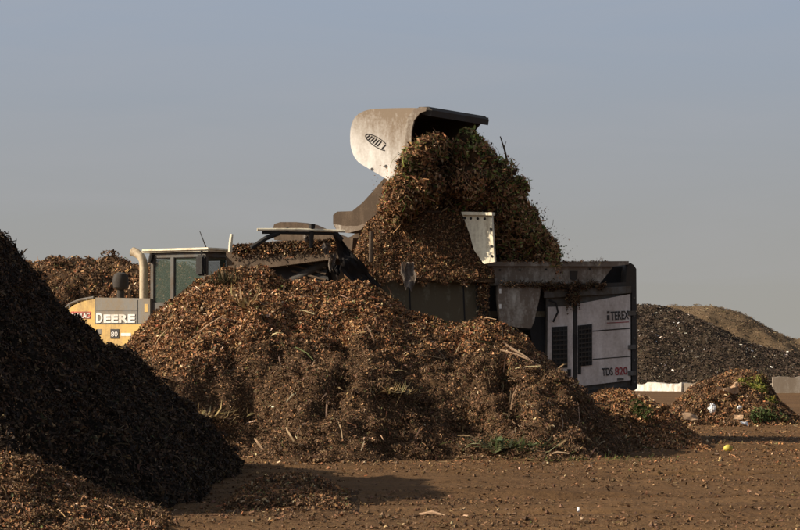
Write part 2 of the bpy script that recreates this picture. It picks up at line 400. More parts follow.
# clumps and hollows on the lower face
def clumps(hp, n, r0, r1, cols, seed, wfun=None, per=90, csz=.05, mix={'leaf': 3, 'flake': 3, 'chunk': 2, 'stick': .8}):
    p, q, h = hp.sample(n, wfun=wfun)
    rr = rng.uniform(r0, r1, n)
    P_, N_, S_ = [], [], []
    for c, nn, r in zip(p, q, rr):
        d = rng.normal(0, 1, (per, 3)); d /= np.linalg.norm(d, axis=1)[:, None]; d[:, 2] = np.abs(d[:, 2])*.8
        P_.append(c+d*r*rng.uniform(.8, 1.05, (per, 1))*np.array([1.1, 1, .7])); N_.append(d); S_.append(np.full(per, csz)*rng.uniform(.5, 1.4, per))
    P_, N_, S_ = map(np.concatenate, (P_, N_, S_))
    return P_, N_, S_, palette(cols, len(P_))
lowf = lambda x, y, h: ((h < 1.5) & (y < Yc) & (x > -2)).astype(float)
P_, N_, S_, K_ = clumps(hc, 260, .06, .20, DAMP, 3, lowf)
rooted(part_stuff(chips('matted_clumps', P_, N_, S_, K_, {'leaf': 3, 'flake': 3, 'chunk': 2, 'stick': 1}, M['chip'])), root)
# twigs and straw
p, q, h = hc.sample(260, wfun=near_w)
rooted(part_stuff(chips('twigs', p+q*.04, q, rng.uniform(.06, .17, len(p)), palette([(.30, .21, .12, 3), (.50, .38, .24, 1.4), (.10, .065, .04, 3), (.14, .16, .06, .5)], len(p)), {'stick': 3, 'blade': 2}, M['chip'], tilt=.35)), root)

# --- left heap, part of its shade put into the dark colours
lpts = [(0, 240), (20, 263), (60, 303), (78, 320), (100, 336), (128, 357), (160, 388), (200, 422), (230, 447), (250, 469)]
prof = [(-13.5, 0, 30), (-11, 2.4, 29), (-8, 2.7, 29), (-6.6, 3.25, 29.5), (-5.7, 3.3, 30)]
for a_, b_ in lpts:
    Yq = 36.3-(250-a_)/250*5.5; prof.append((PX(a_, Yq), PZ(b_, Yq), Yq))
prof.append((-1.9, -.3, 36.6))
px_, pz_, py_ = map(np.array, zip(*prof))
def hf_l(x, y):
    x = np.asarray(x, float); y = np.asarray(y, float)
    wx = x+.14*fbm(y*.5, x*.2, s=31, o=2)+2.0*(np.clip(28-y, 0, 9)/6)**1.3
    H = np.interp(wx, px_, pz_); yb = np.interp(wx, px_, py_)+np.clip(H, 0, 9)/1.5+.25
    yf = 24.0+.2*np.sin(x*2.1)+3.2*sm(-x, 5.0, 6.3)
    a = np.minimum((y-yf)*1.3, (yb-y)*1.5)
    h = -np.log(np.exp(-5*np.clip(H, -1, 9))+np.exp(-5*np.clip(a, -1, 9))+1e-9)/5
    m = np.clip(h/.5, 0, 1)
    return h+m*(.26*fbm(x*.8, y*.8, s=33, o=3)+.17*fbm(x*2.6, y*2.6, s=35, o=3)+.06*fbm(x*8, y*8, s=36, o=2))
hl = Heap(hf_l, -13.4, -1.4, 22.8, 38.8)
root = empty('mulch_heap', (-6, 32, 0)); tag(root, 'tall dark shaded mulch mound filling the left edge of the view', 'mulch heap')
rooted(hl.mesh('heap_body', .06, M['shadebase']), root)
vis = lambda x, y, h: np.where(x > -400*y/F-1.6-0*x, 1, .06)
p, q, h = hl.sample(110000, wfun=vis)
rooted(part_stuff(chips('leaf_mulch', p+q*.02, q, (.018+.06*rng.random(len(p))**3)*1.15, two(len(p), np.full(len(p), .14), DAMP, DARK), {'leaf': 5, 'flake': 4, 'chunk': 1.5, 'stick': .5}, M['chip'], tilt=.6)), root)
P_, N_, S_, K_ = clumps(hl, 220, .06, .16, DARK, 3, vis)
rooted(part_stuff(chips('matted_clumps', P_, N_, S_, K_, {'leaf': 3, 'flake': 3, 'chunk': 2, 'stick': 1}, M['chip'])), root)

# --- generic smaller heaps
def small_heap(name, label, hf, rect, n, size, fr, mix=None, d=.05, mt='base', zb=None, clump=None, tilt=.75, A=FRESH, B=DAMP, w=None):
    hp = Heap(hf, *rect, zb=zb)
    r = empty(name, ((rect[0]+rect[1])/2, (rect[2]+rect[3])/2, zb or 0)); tag(r, label, 'mulch heap')
    rooted(hp.mesh('heap_body', d, M[mt]), r)
    p, q, h = hp.sample(n, wfun=w)
    sz = size*(.6+1.0*rng.random(len(p))**2)
    rooted(part_stuff(chips('leaf_mulch', p+q*size*.3, q, sz, two(len(p), np.full(len(p), fr), A, B), mix or {'leaf': 4, 'flake': 3, 'chunk': 3, 'stick': .4}, M['chip'], tilt=tilt)), r)
    if clump:
        P_, N_, S_, K_ = clumps(hp, clump[0], clump[1], clump[2], clump[3], 5, per=clump[4], csz=size)
        rooted(part_stuff(chips('matted_clumps', P_, N_, S_, K_, {'leaf': 3, 'flake': 3, 'chunk': 2, 'stick': .6}, M['chip'])), r)
    return r, hp
# lit low mound in the bottom left corner
hf = ridge([(-80, 446), (0, 454), (30, 461), (60, 476), (90, 491), (130, 505), (170, 522)], 24.4, 21.6, 26.0, seed=41, amp=(.10, .10, .05), sc=.6)
small_heap('mulch_mound', 'low sunlit lumpy mound of mulch in the bottom left corner', hf, (-6, -2, 21.4, 26.2), 26000, .04, .5, clump=(130, .06, .15, SOILY, 80))
# small mound at the tip of the dark heap
hf = ridge([(232, 500), (250, 480), (280, 474), (310, 475), (335, 484), (352, 496), (362, 510)], 28.2, 25.8, 29.8, seed=45, amp=(.05, .06, .03), sc=.5)
small_heap('mulch_mound', 'small ankle-high mulch mound beside the tip of the dark heap', hf, (-2.6, -.2, 25.6, 30), 11000, .042, .5)
# spill below the engine box
hf = ridge([(560, 425), (582, 404), (598, 393), (618, 392), (640, 398), (656, 408), (672, 424), (690, 438)], 44.5, lambda x: 41.8+.4*np.sin(x*1.7+1), 46.6, seed=51, amp=(.10, .12, .07), sc=.8, toe=.4)
small_heap('mulch_mound', 'low spill of orange leaves below the grey engine box', hf, (2.6, 6.6, 41.2, 46.8), 24000, .052, .85, clump=(50, .06, .14, FRESH, 80))
# right pile
hf = ridge([(655, 425), (672, 402), (690, 387), (710, 378), (725, 370), (742, 368), (758, 376), (772, 394), (790, 410), (806, 424)], 57.2, lambda x: 55.2+.3*np.sin(x*2), 59.5, seed=61, amp=(.12, .15, .07), sc=.8)
rp_root, rp = small_heap('mulch_mound', 'separate small pile of dark leaves with yellow-green cuttings at the far right', hf, (5.8, 10, 54.6, 59.6), 20000, .06, .45, clump=(45, .08, .16, DAMP, 80))
# back left heap
hf = ridge([(-90, 300), (-30, 275), (20, 263), (50, 255), (75, 258), (92, 265), (128, 265), (160, 268), (200, 272), (240, 290), (300, 330), (340, 352)], 75, 68, 84, seed=71, amp=(1.0, .75, .35), sc=2.2, g=1.1)
small_heap('mulch_heap', 'brown mulch mound in the background behind the yellow loader', hf, (-16, 0, 67, 85), 45000, .10, .55, d=.16, clump=(260, .15, .5, DAMP, 60), w=lambda x, y, h: np.where(y < 76.5, 1, .05))
# far right heap
OLD = [(.062, .043, .028, 6), (.085, .060, .039, 4), (.042, .029, .020, 4), (.18, .13, .085, .25), (.75, .7, .62, .14)]
hf = ridge([(420, 352), (500, 320), (560, 308), (620, 303), (640, 305), (660, 307), (675, 310), (692, 316), (708, 324), (725, 334), (745, 345), (765, 350), (800, 353), (860, 354), (900, 365)], 130, 119, 142, seed=81, amp=(.30, .22, .14), sc=3, g=1.25)
small_heap('compost_heap', 'wide dark grey-brown compost mound with pale specks at the far right', hf, (2, 28, 118, 143), 42000, .13, .0, d=.25, mt='far', tilt=.35, A=OLD, B=OLD, w=lambda x, y, h: np.where(y < 131.5, 1, .02))
TANC = [(.16, .11, .062, 5), (.22, .155, .09, 3), (.09, .062, .038, 3)]
hf = ridge([(630, 340), (650, 318), (672, 308), (700, 306), (720, 308), (739, 313), (755, 321), (770, 330), (790, 340), (850, 352), (880, 362)], 165, 156, 178, seed=91, amp=(.6, .4, .2), sc=3, g=1.2)
small_heap('compost_heap', 'pale tan soil mound peeking above the far compost mound', hf, (14, 34, 155, 179), 7000, .13, .0, d=.35, tilt=.25, mt='tan', A=TANC, B=TANC, w=lambda x, y, h: np.where(y < 167, 1, .02))

# --- ground litter
def ground_litter():
    n = 140000
    y = 22+(rng.random(n)**1.25)*36; x = rng.uniform(-1, 1, n)*(y*.18+.6)
    den = .10+.9*sm(fbm(x*.35, y*.35, s=101, o=3), -.1, .5)*.55
    den = den+.8*np.exp(-np.abs(y-36.7)/1.0)+.5*sm(y, 33, 38)*(.5+.5*fbm(x*.6, y*.9, s=103))
    den = den+.5*np.exp(-((y-28.2)/1.3)**2)*sm(-x, -2.8, .5)
    den = den+1.0*np.exp(-((x-5.4)/2.0)**2-((y-46)/5.5)**2)+.5*sm(fbm(x*.5, y*2.2, s=105, o=3), .0, .4)
    k = rng.random(n) < np.clip(den, 0, 1)
    x, y = x[k], y[k]; m = len(x)
    pts = np.stack([x, y, G(x, y)+.012], 1); N = np.tile([0, 0, 1.], (m, 1))
    fr = np.clip(.03+.5*np.exp(-np.abs(y-37)/1.5)+.5*sm(y, 38, 42), 0, .8)
    s = (.010+.042*rng.random(m)**5)*(1+.3*sm(y, 30, 45))
    o = chips('leaf_litter', pts, N, s*1.3, two(m, fr, FRESH, SOILY), {'leaf': 2, 'flake': 4, 'chunk': 3, 'clod': 3, 'stick': .4}, M['chip'], tilt=.4)
    tag(o, 'loose leaves, chips and clods strewn over the bare soil', 'litter', kind='stuff')
ground_litter()

# ------------------------------------------------------------------ frames for the two machines
class Frame:
    def __init__(s, px, Y, ang, c0):
        """ang: heading turned by -ang; side plane y=c0 passes through pixel column px at distance Y"""
        s.a = R(ang); s.ex = Vector((math.cos(s.a), -math.sin(s.a), 0)); s.ey = Vector((math.sin(s.a), math.cos(s.a), 0))
        s.o = Vector((PX(px, Y), Y, 0))-s.ey*c0; s.o.z = 0
    def L(s, px, py, c):
        d = Vector(((px-400)/F, 1, -(py-YH)/F)); e = Vector((0, 0, EYE))
        k = (c-(e-s.o).dot(s.ey))/d.dot(s.ey)
        p = e+d*k-s.o
        return (p.dot(s.ex), p.z)
    def poly(s, pts, c): return [s.L(a, b, c) for a, b in pts]
    def V(s, px, py, c):
        x, z = s.L(px, py, c); return Vector((x, c, z))
    def world(s, x, y, z): return s.o+s.ex*x+s.ey*y+Vector((0, 0, z))

# ---------------------------------------------------------------- wheel loader
LF = Frame(190, 47.5, 32, -1.0)
lo = empty('wheel_loader', LF.o, -LF.a)
tag(lo, 'yellow and grey wheel loader with raised white bucket behind the central mulch mound', 'wheel loader')
def lprism(name, pts, c, thick, mt, parent=lo, bevel=.02, frame=LF):
    bm = bmesh.new(); prism_bm(bm, frame.poly(pts, c), c, c+thick); return bobj(name, bm, mt, parent, bevel)
# rear cowl, hood, lower body
lprism('rear_cowl', [(95, 299), (84, 301), (74, 305), (66, 311), (60, 322), (58, 345), (60, 352), (95, 352)], -.92, 1.84, M['yellow'], bevel=.05)
hood = lprism('hood', [(95.4, 297.5), (150, 298.5), (150, 323.5), (95.4, 323.5)], -.95, 1.9, M['hood'], bevel=.04)
lprism('yellow_stripe', [(95.4, 324), (149, 324), (149, 330), (140, 330.5), (140, 338), (146, 350), (95.4, 352)], -.93, 1.86, M['yellow'], bevel=.02)
lprism('panel_seam', [(137, 300), (137.8, 300), (137.8, 323), (137, 323)], -.955, .02, M['black'], hood, bevel=0)
lprism('panel_seam', [(96, 310.5), (137, 310.5), (137, 311), (96, 311)], -.953, .02, M['cab'], hood, bevel=0)
bm = bmesh.new()
pts = [LF.V(*a, -.8) for a in ((62, 312), (70, 304), (80, 300), (94, 297.5))]
tube_bm(bm, pts, .03); 
for a, b in ((70, 310), (78, 306), (87, 303), (93.5, 301)):
    top = LF.V(a, {70: 304, 78: 300.6, 87: 298.6, 93.5: 297.5}[a], -.8); tube_bm(bm, [top, LF.V(a, b, -.8)], .025)
bobj('handrail', bm, M['cab'], lo)
x, z = LF.L(96.5, 323, -.95)
w = LF.L(103, 323, -.95)[0]-x; text_obj('lettering', 'D', .275, M['whiteink'], hood, x, -.958, z+.01, width=w, bold=.009)
x2, z2 = LF.L(104, 323, -.95); x3 = LF.L(135.5, 323, -.95)[0]
text_obj('lettering', 'EERE', .225, M['whiteink'], hood, x2, -.958, z2+.01, width=x3-x2, bold=.009)
# red decal
pl = lprism('decal_plate', [(71, 311.5), (90.5, 311.5), (90.5, 318.5), (71, 318.5)], -.93, .02, M['redplate'], bevel=0)
x, z = LF.L(72, 317.8, -.93); x1 = LF.L(90, 317, -.93)[0]
text_obj('lettering', 'NSULAC', .13, M['whiteink'], pl, x, -.936, z, width=x1-x, bold=.004)
# model decal
pl = lprism('number_plate', [(110.5, 329), (119, 329), (119, 338.5), (110.5, 338.5)], -.94, .02, M['ink'], bevel=0)
x, z = LF.L(111.5, 336.5, -.94); x1 = LF.L(118, 336, -.94)[0]
text_obj('lettering', '80', .14, M['whiteink'], pl, x, -.946, z, width=x1-x)
lprism('warning_decal', [(97.5, 329), (101.5, 329), (101.5, 334), (97.5, 334)], -.936, .02, M['hood'], bevel=0)
lprism('pale_decal', [(121, 333), (131, 333), (131, 336), (121, 336)], -.936, .02, M['whiteink'], bevel=0)
lprism('yellow_sticker', [(144.5, 304), (148, 304), (148, 312), (144.5, 312)], -.957, .02, M['yellow'], bevel=0)
# chassis
x0, _ = LF.L(66, 350, -.9); xf = LF.L(230, 330, -.9)[0]
bm = bmesh.new(); box_bm(bm, x0+.1, xf+.2, -.55, .55, .55, 1.6); box_bm(bm, xf+.2, xf+2.3, -.45, .45, .6, 2.2); bobj('chassis', bm, M['dark'], lo, .03)
# cab
cx0 = LF.L(150, 300, -.88)[0]; cx1 = LF.L(206, 300, -.88)[0]; zr = LF.L(190, 252.5, -.88)[1]; zb_ = LF.L(190, 345, -.88)[1]; zw = LF.L(150, 300, -.88)[1]
cab = empty('cab', (0, 0, 0)); cab.parent = lo
# the cab frame is one mesh: posts, sills and header
bpy.data.objects.remove(cab)
bm = bmesh.new(); t = .09
zs = zw-.55
for xx in (cx0, cx1-t):
    for yy in (-.88, .88-t): box_bm(bm, xx, xx+t, yy, yy+t, zs, zr)
for yy in (-.88, .88-t): box_bm(bm, cx0+.50, cx0+.60, yy+.002, yy+t-.002, zs, zr)
box_bm(bm, cx0+.003, cx1-.003, -.877, .877, zr-.1, zr+.01); box_bm(bm, cx0+.003, cx1-.003, -.877, .877, zb_-.2, zs+.02)
box_bm(bm, cx0-.01, cx0+.48, -.885, -.85, zs-.1, zs+.5)
cab = bobj('cab_frame', bm, M['cab'], lo, .012)
for yy in (-.84, .84):
    bm = bmesh.new(); box_bm(bm, cx0+t+.01, cx0+.495, yy-.006, yy+.006, zs+.03, zr-.11); bobj('side_window', bm, M['glass'], cab)
    bm = bmesh.new(); box_bm(bm, cx0+.605, cx1-t-.005, yy-.006, yy+.006, zs+.03, zr-.11); bobj('side_window', bm, M['glass'], cab)
bm = bmesh.new(); box_bm(bm, cx1-.05, cx1-.038, -.78, .78, zs+.03, zr-.11); bobj('windscreen', bm, M['glass'], cab)
bm = bmesh.new(); box_bm(bm, cx0+.038, cx0+.05, -.78, .78, zw+.05, zr-.11); bobj('rear_window', bm, M['glass'], cab)
bm = bmesh.new(); rx0 = LF.L(140, 250, -.95)[0]; box_bm(bm, rx0, cx1+.12, -.97, .97, zr+.012, zr+.09)
bobj('roof', bm, M['cream'], lo, .035)
bm = bmesh.new(); sx = (cx0+cx1)/2-.25; box_bm(bm, sx-.25, sx+.25, -.25, .25, zs-.0, zs+.15); box_bm(bm, sx-.33, sx-.2, -.25, .25, zs+.1, zs+.8)
bobj('driver_seat', bm, M['seat'], cab, .04)
bm = bmesh.new(); a = Vector((cx1-.45, 0, zs+.1)); b = Vector((cx1-.62, 0, zs+.5)); tube_bm(bm, [a, b], .03)
ring = [b+Vector((.1*math.cos(k*math.pi/8)*.4, .2*math.sin(k*math.pi/8), .2*math.cos(k*math.pi/8)*.6)) for k in range(17)]; tube_bm(bm, ring, .015, 6)
bobj('steering_wheel', bm, M['seat'], cab)
# mirror
bm = bmesh.new(); mx0 = LF.L(197, 265, -1.12)[0]; mx1 = LF.L(206, 265, -1.12)[0]; mz1 = LF.L(200, 255, -1.12)[1]; mz0 = LF.L(200, 276, -1.12)[1]
box_bm(bm, mx0, mx1, -1.2, -1.08, mz0, mz1); bmesh.ops.bevel(bm, geom=bm.edges[:], offset=.04, segments=3, affect='EDGES')
tube_bm(bm, [Vector((cx1-.05, -.85, zr-.02)), Vector(((mx0+mx1)/2, -1.13, zr-.0)), Vector(((mx0+mx1)/2, -1.13, mz1-.03))], .018, 8)
bobj('mirror', bm, M['black'], lo)
bm = bmesh.new(); tube_bm(bm, [LF.V(206.5, 249, -.7), LF.V(199.5, 231, -.7)], [.014, .007], 6); bobj('antenna', bm, M['black'], lo)
bm = bmesh.new(); tube_bm(bm, [LF.V(152, 254, -.9)+Vector((0, 0, 0)), LF.V(150, 262, -.9)], .05, 8); bobj('work_light', bm, M['black'], lo)
# badge
bm = bmesh.new(); bx_, bz_ = LF.L(156, 322, -.89); lathe_bm(bm, [(.10, 0), (.10, .012)], 20, Matrix.Translation((bx_, -.888, bz_))@Matrix.Rotation(R(90), 4, 'X')); bd = bobj('badge', bm, M['ink'], lo)
text_obj('lettering', 'J', .17, M['whiteink'], bd, bx_-.05, -.903, bz_-.06, width=.1)
# exhaust and precleaner
bm = bmesh.new()
tube_bm(bm, [LF.V(143.5, 300, -.5), LF.V(143.5, 268, -.5), LF.V(143, 261, -.5), LF.V(140.5, 256, -.5), LF.V(136, 253, -.5), LF.V(132.5, 251.5, -.5)], [.085, .085, .085, .085, .09, .095], 14)
bobj('exhaust_stack', bm, M['pipe'], lo, smooth=True)
bm = bmesh.new(); c = LF.V(120.5, 281, -.3); u = LF.V(120.5, 271, -.3).z-c.z
lathe_bm(bm, [(.075, -.42), (.075, -.2), (.06, -.19), (.1, -.17), (.15, -.13), (.165, -.03), (.16, .06), (.13, .14), (.05, .18)], 20, Matrix.Translation(c)); bobj('air_precleaner', bm, M['dark'], lo, smooth=True)
# wheels
def wheel(x, y):
    w = bmesh.new(); MT = Matrix.Translation((x, y, .86))@Matrix.Rotation(R(90), 4, 'X')
    lathe_bm(w, [(.42, -.3), (.7, -.33), (.84, -.27), (.86, 0), (.84, .27), (.7, .33), (.42, .3)], 36, MT)
    for k in range(22):
        a = k*2*math.pi/22
        for s in (-1, 1):
            vs = box_bm(w, -.035, .035, 0, .27, .83, .91)
            for v in vs: v.co = MT@(Matrix.Rotation(a+(.14 if s > 0 else 0), 4, 'Z')@Vector((v.co.z, v.co.x+(v.co.y)*.35, v.co.y*s)))
    t = bobj('wheel', w, M['tyre'], lo)
    w = bmesh.new(); lathe_bm(w, [(.1, -.12), (.3, -.14), (.42, -.26), (.43, .26), (.3, .14), (.1, .12)], 28, MT); bobj('rim', w, M['yellow'], t)
for xx in (cx0-.75, xf+1.5):
    for yy in (-.85, .85): wheel(xx, yy)
# boom
boom_pts = [(226, 252), (240, 245), (275, 241), (318, 238.5), (336, 236), (353, 238), (352, 250), (340, 258), (310, 262), (280, 266), (250, 270), (226, 272)]
for c in (-.62, .40): lprism('boom_arm', boom_pts, -.62, .22, M['arm'], bevel=.10) if c < 0 else None
bm = bmesh.new(); prism_bm(bm, LF.poly(boom_pts, -.62), .40, .62); bobj('boom_arm', bm, M['arm'], lo, .05)
bm = bmesh.new(); a = LF.V(246, 256, -.62); tube_bm(bm, [Vector((a.x, -.6, a.z)), Vector((a.x, .6, a.z))], .22, 18)
a = LF.V(318, 248, -.62); tube_bm(bm, [Vector((a.x, -.6, a.z)), Vector((a.x, .6, a.z))], .16, 16); bobj('cross_tube', bm, M['arm'], lo, smooth=True)
elbow = [(333, 215), (337, 211.5), (352, 211), (362, 203), (372, 192), (384, 178), (398, 178), (396, 190), (386, 204), (374, 216), (360, 229), (348, 232.5), (337, 231), (333, 224)]
lprism('tilt_lever', elbow, -.40, .26, M['arm'], bevel=.04)
lprism('lever_flange', [(334, 224), (337, 231.5), (348, 233), (361, 229.5), (367, 223), (357, 226), (345, 226)], -.42, .30, M['skirt'], bevel=.015)
lprism('tilt_linkage', [(273, 228), (274, 224), (280, 222), (296, 222), (306, 224), (322, 231), (336, 236), (330, 242), (274, 240)], -.25, .4, M['arm'], bevel=.05)
bm = bmesh.new()
for yy in (-.34, .34):
    a = LF.V(292, 281, yy); b = LF.V(328, 262, yy); c_ = LF.V(350, 246, yy); tube_bm(bm, [a, b], .09, 12); tube_bm(bm, [b, c_], .05, 10)
bobj('lift_cylinder', bm, M['dark'], lo, smooth=True)
lprism('front_frame', [(232, 258), (300, 258), (350, 250), (360, 262), (356, 300), (340, 330), (232, 330)], -.20, .5, M['rustshade'], bevel=.03)
lprism('front_frame', [(262, 264), (300, 262), (326, 264), (330, 290), (320, 330), (262, 330)], -.34, .12, M['black'], bevel=.03)
bm = bmesh.new()
for y1, y2 in ((262, 268), (268, 274), (274, 280)): tube_bm(bm, [LF.V(292, y1-3, -.38), LF.V(326, y2, -.38)], .022, 6)
bobj('hydraulic_hose', bm, M['arm'], lo)
# upper end of the boom to the bucket hinge
lprism('boom_tip', [(340, 240), (352, 236), (376, 214), (392, 190), (404, 196), (396, 222), (372, 246), (352, 254)], .1, .2, M['arm'], bevel=.04)
n_ = 4200; xs_ = rng.uniform(232, 336, n_); pp2 = np.array([LF.V(a_, 244.5-(a_-240)*.06+b_, c_)[:] for a_, b_, c_ in zip(xs_, np.abs(rng.normal(0, 6.5, n_)), rng.uniform(-.72, -.55, n_))])
part_stuff(chips('caught_leaves', pp2, np.tile([0, -.4, 1.], (n_, 1)), rng.uniform(.03, .085, n_), palette(FRESH+DAMP+DARK+DARK, n_), {'leaf': 4, 'flake': 3, 'stick': .6}, M['chip'], lo))
# bucket
CB = -1.40; BW = 2.2
outl = [(415, 107.5), (405, 107.5), (385, 108), (370, 109), (360, 112.5), (354, 118), (351, 126), (350, 134), (350.5, 145), (353, 154), (358, 161.5), (368, 168), (380, 175), (390, 181)]
def crom(p, n=4):
    o = []
    for i in range(len(p)-1):
        a_, b_, c_, d_ = p[max(i-1, 0)], p[i], p[i+1], p[min(i+2, len(p)-1)]
        for k in range(n):
            t_ = k/n; o.append(tuple(.5*((2*b_[j])+(c_[j]-a_[j])*t_+(2*a_[j]-5*b_[j]+4*c_[j]-d_[j])*t_**2+(-a_[j]+3*b_[j]-3*c_[j]+d_[j])*t_**3) for j in (0, 1)))
    return o+[p[-1]]
outl = crom(outl)
def bucket_shell():
    o = LF.poly(outl, CB); cx = sum(p[0] for p in o)/len(o)+.25; cz = sum(p[1] for p in o)/len(o)
    bm = bmesh.new(); th = .05
    outer = [bm.verts.new((x, 0, z)) for x, z in o]
    def ring(y, k):
        r = []
        for x, z in o:
            d = Vector((cx-x, 0, cz-z)).normalized()*th*k; r.append(bm.verts.new((x+d.x, y, z+d.z)))
        return r
    for v in outer: bm.verts.remove(v)
    a0, a1 = ring(CB+.04, 0), ring(CB+BW-.04, 0); b0, b1 = ring(CB+.04, 1), ring(CB+BW-.04, 1)
    n = len(o)
    for i in range(n-1):
        bm.faces.new((a0[i], a0[i+1], a1[i+1], a1[i])); bm.faces.new((b0[i+1], b0[i], b1[i], b1[i+1]))
        bm.faces.new((a0[i+1], a0[i], b0[i], b0[i+1])); bm.faces.new((a1[i], a1[i+1], b1[i+1], b1[i]))
    bm.faces.new((a0[0], a1[0], b1[0], b0[0])); bm.faces.new((a0[-1], b0[-1], b1[-1], a1[-1]))
    o_ = bobj('bucket', bm, M['white'], lo, smooth=True); o_.data.materials.append(M['rustshade'])
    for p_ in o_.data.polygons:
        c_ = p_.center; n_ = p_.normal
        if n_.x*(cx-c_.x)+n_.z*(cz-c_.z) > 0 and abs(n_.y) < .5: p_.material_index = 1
    return o_
bk = bucket_shell()
plate = outl+[(396, 178), (404, 160), (408, 145), (409, 128), (412, 118), (420, 110)]
pp = LF.poly(plate, CB)
for c in (CB, CB+BW-.05):
    bm = bmesh.new(); prism_bm(bm, pp, c, c+.05); bobj('side_plate', bm, M['white' if c == CB else 'rustshade'], bk, .012)  # far plate coloured darker to carry the shade inside the shell
flange = [(404.5, 150), (405, 128), (408, 116), (414, 108.8), (421, 106.4), (427, 107), (426, 110.5), (420, 112.5), (414, 120), (411.5, 130), (411, 150), (408, 168), (397, 184), (393, 182), (402, 166)]
fp = LF.poly(flange, CB-.04)
for c in (CB-.04, CB+BW+.005):
    bm = bmesh.new(); prism_bm(bm, fp, c, c+.035); bobj('wear_edge', bm, M['skirt' if c < 0 else 'rustshade'], bk, .008)
lip = LF.poly([(417, 106.4), (427, 106.0), (431, 109.5), (430, 115.5), (419, 113.5)], CB)
bm = bmesh.new(); prism_bm(bm, lip, CB+.052, CB+BW-.052); bobj('cutting_edge', bm, M['dark'], bk, .01)
# worn emblem on the side plate: slanted oval with strokes
bm = bmesh.new(); c = LF.V(377, 142, CB); u = Vector((math.cos(R(-30)), 0, math.sin(R(-30)))); v = Vector((-u.z, 0, u.x)); 
pts = [c+Vector((0, -.003, 0))+u*.29*math.cos(k*math.pi/14)+v*.085*math.sin(k*math.pi/14) for k in range(4, 26)]
tube_bm(bm, pts, .010, 6)
for k in (-4, -3, -2, -1, 0, 1, 3):
    a = c+u*k*.058+Vector((0, -.003, 0)); hgt = .06*math.sqrt(max(.1, 1-(k/5)**2)); tube_bm(bm, [a-v*hgt-u*.02, a+v*hgt+u*.02], .011, 6)
bobj('emblem', bm, M['ink'], bk)
for px_b, py_b in ((386, 166), (372, 169)):
    bm = bmesh.new(); q_ = LF.V(px_b, py_b, CB); tube_bm(bm, [q_+Vector((0, .01, 0)), q_+Vector((0, -.01, 0))], .03, 10); bobj('bolt', bm, M['ink'], bk)

# operator in the cab
def operator():
    import itertools
    me = bpy.data.meshes.new('person'); base = Vector((sx+.02, 0, zs+.22))
    J = {'pel': (0, 0, 0), 'sp': (-.03, 0, .25), 'ch': (-.02, 0, .42), 'nk': (.0, 0, .54), 'hd': (.03, 0, .64), 'tp': (.02, 0, .76),
         'sl': (-.02, .2, .46), 'el': (.12, .26, .26), 'wl': (.34, .16, .30), 'hl': (.40, .13, .33), 'sr': (-.02, -.2, .46), 'er': (.12, -.26, .26), 'wr': (.34, -.16, .30), 'hr': (.40, -.13, .33),
         'kl': (.42, .12, .03), 'fl': (.50, .12, -.2), 'kr': (.42, -.12, .03), 'fr': (.50, -.12, -.2)}
    rad = {'pel': .15, 'sp': .13, 'ch': .15, 'nk': .055, 'hd': .085, 'tp': .075, 'sl': .07, 'el': .05, 'wl': .032, 'hl': .035, 'sr': .07, 'er': .05, 'wr': .032, 'hr': .035, 'kl': .075, 'fl': .05, 'kr': .075, 'fr': .05}
    E = [('pel', 'sp'), ('sp', 'ch'), ('ch', 'nk'), ('nk', 'hd'), ('hd', 'tp'), ('ch', 'sl'), ('sl', 'el'), ('el', 'wl'), ('wl', 'hl'), ('ch', 'sr'), ('sr', 'er'), ('er', 'wr'), ('wr', 'hr'), ('pel', 'kl'), ('kl', 'fl'), ('pel', 'kr'), ('kr', 'fr')]
    ks = list(J); me.from_pydata([J[k] for k in ks], [(ks.index(a), ks.index(b)) for a, b in E], [])
    o = bpy.data.objects.new('person', me); C.objects.link(o)
    sk = o.modifiers.new('s', 'SKIN'); 
    for i, k in enumerate(ks): me.skin_vertices[0].data[i].radius = (rad[k], rad[k])
    me.skin_vertices[0].data[0].use_root = True
    o.modifiers.new('u', 'SUBSURF').levels = 2
    dg = bpy.context.evaluated_depsgraph_get(); dg.update()
    m2 = bpy.data.meshes.new_from_object(o.evaluated_get(dg)); bpy.data.objects.remove(o)
    m2.name = 'person'; m2.materials.clear(); m2.materials.append(M['skin']); m2.materials.append(M['shirt']); m2.materials.append(M['seat'])
    for p_ in m2.polygons:
        c = p_.center; p_.material_index = 0 if (c.z > .53 or c.x > .30 and c.z > .2) else (1 if c.z > .1 else 2)
    m2.shade_smooth()
    o = bpy.data.objects.new('person', m2); C.objects.link(o)
    o.location = LF.world(base.x, base.y, base.z); o.rotation_euler.z = -LF.a
    tag(o, 'seated loader driver in an orange shirt behind the cab glass', 'person')
    bm = bmesh.new(); bmesh.ops.create_uvsphere(bm, u_segments=16, v_segments=10, radius=.1)
    for v in bm.verts:
        v.co.z = max(v.co.z, -.02)*.8+.71; v.co.x = v.co.x*1.1+.02
    bobj('cap', bm, M['seat'], o, smooth=True)
operator()

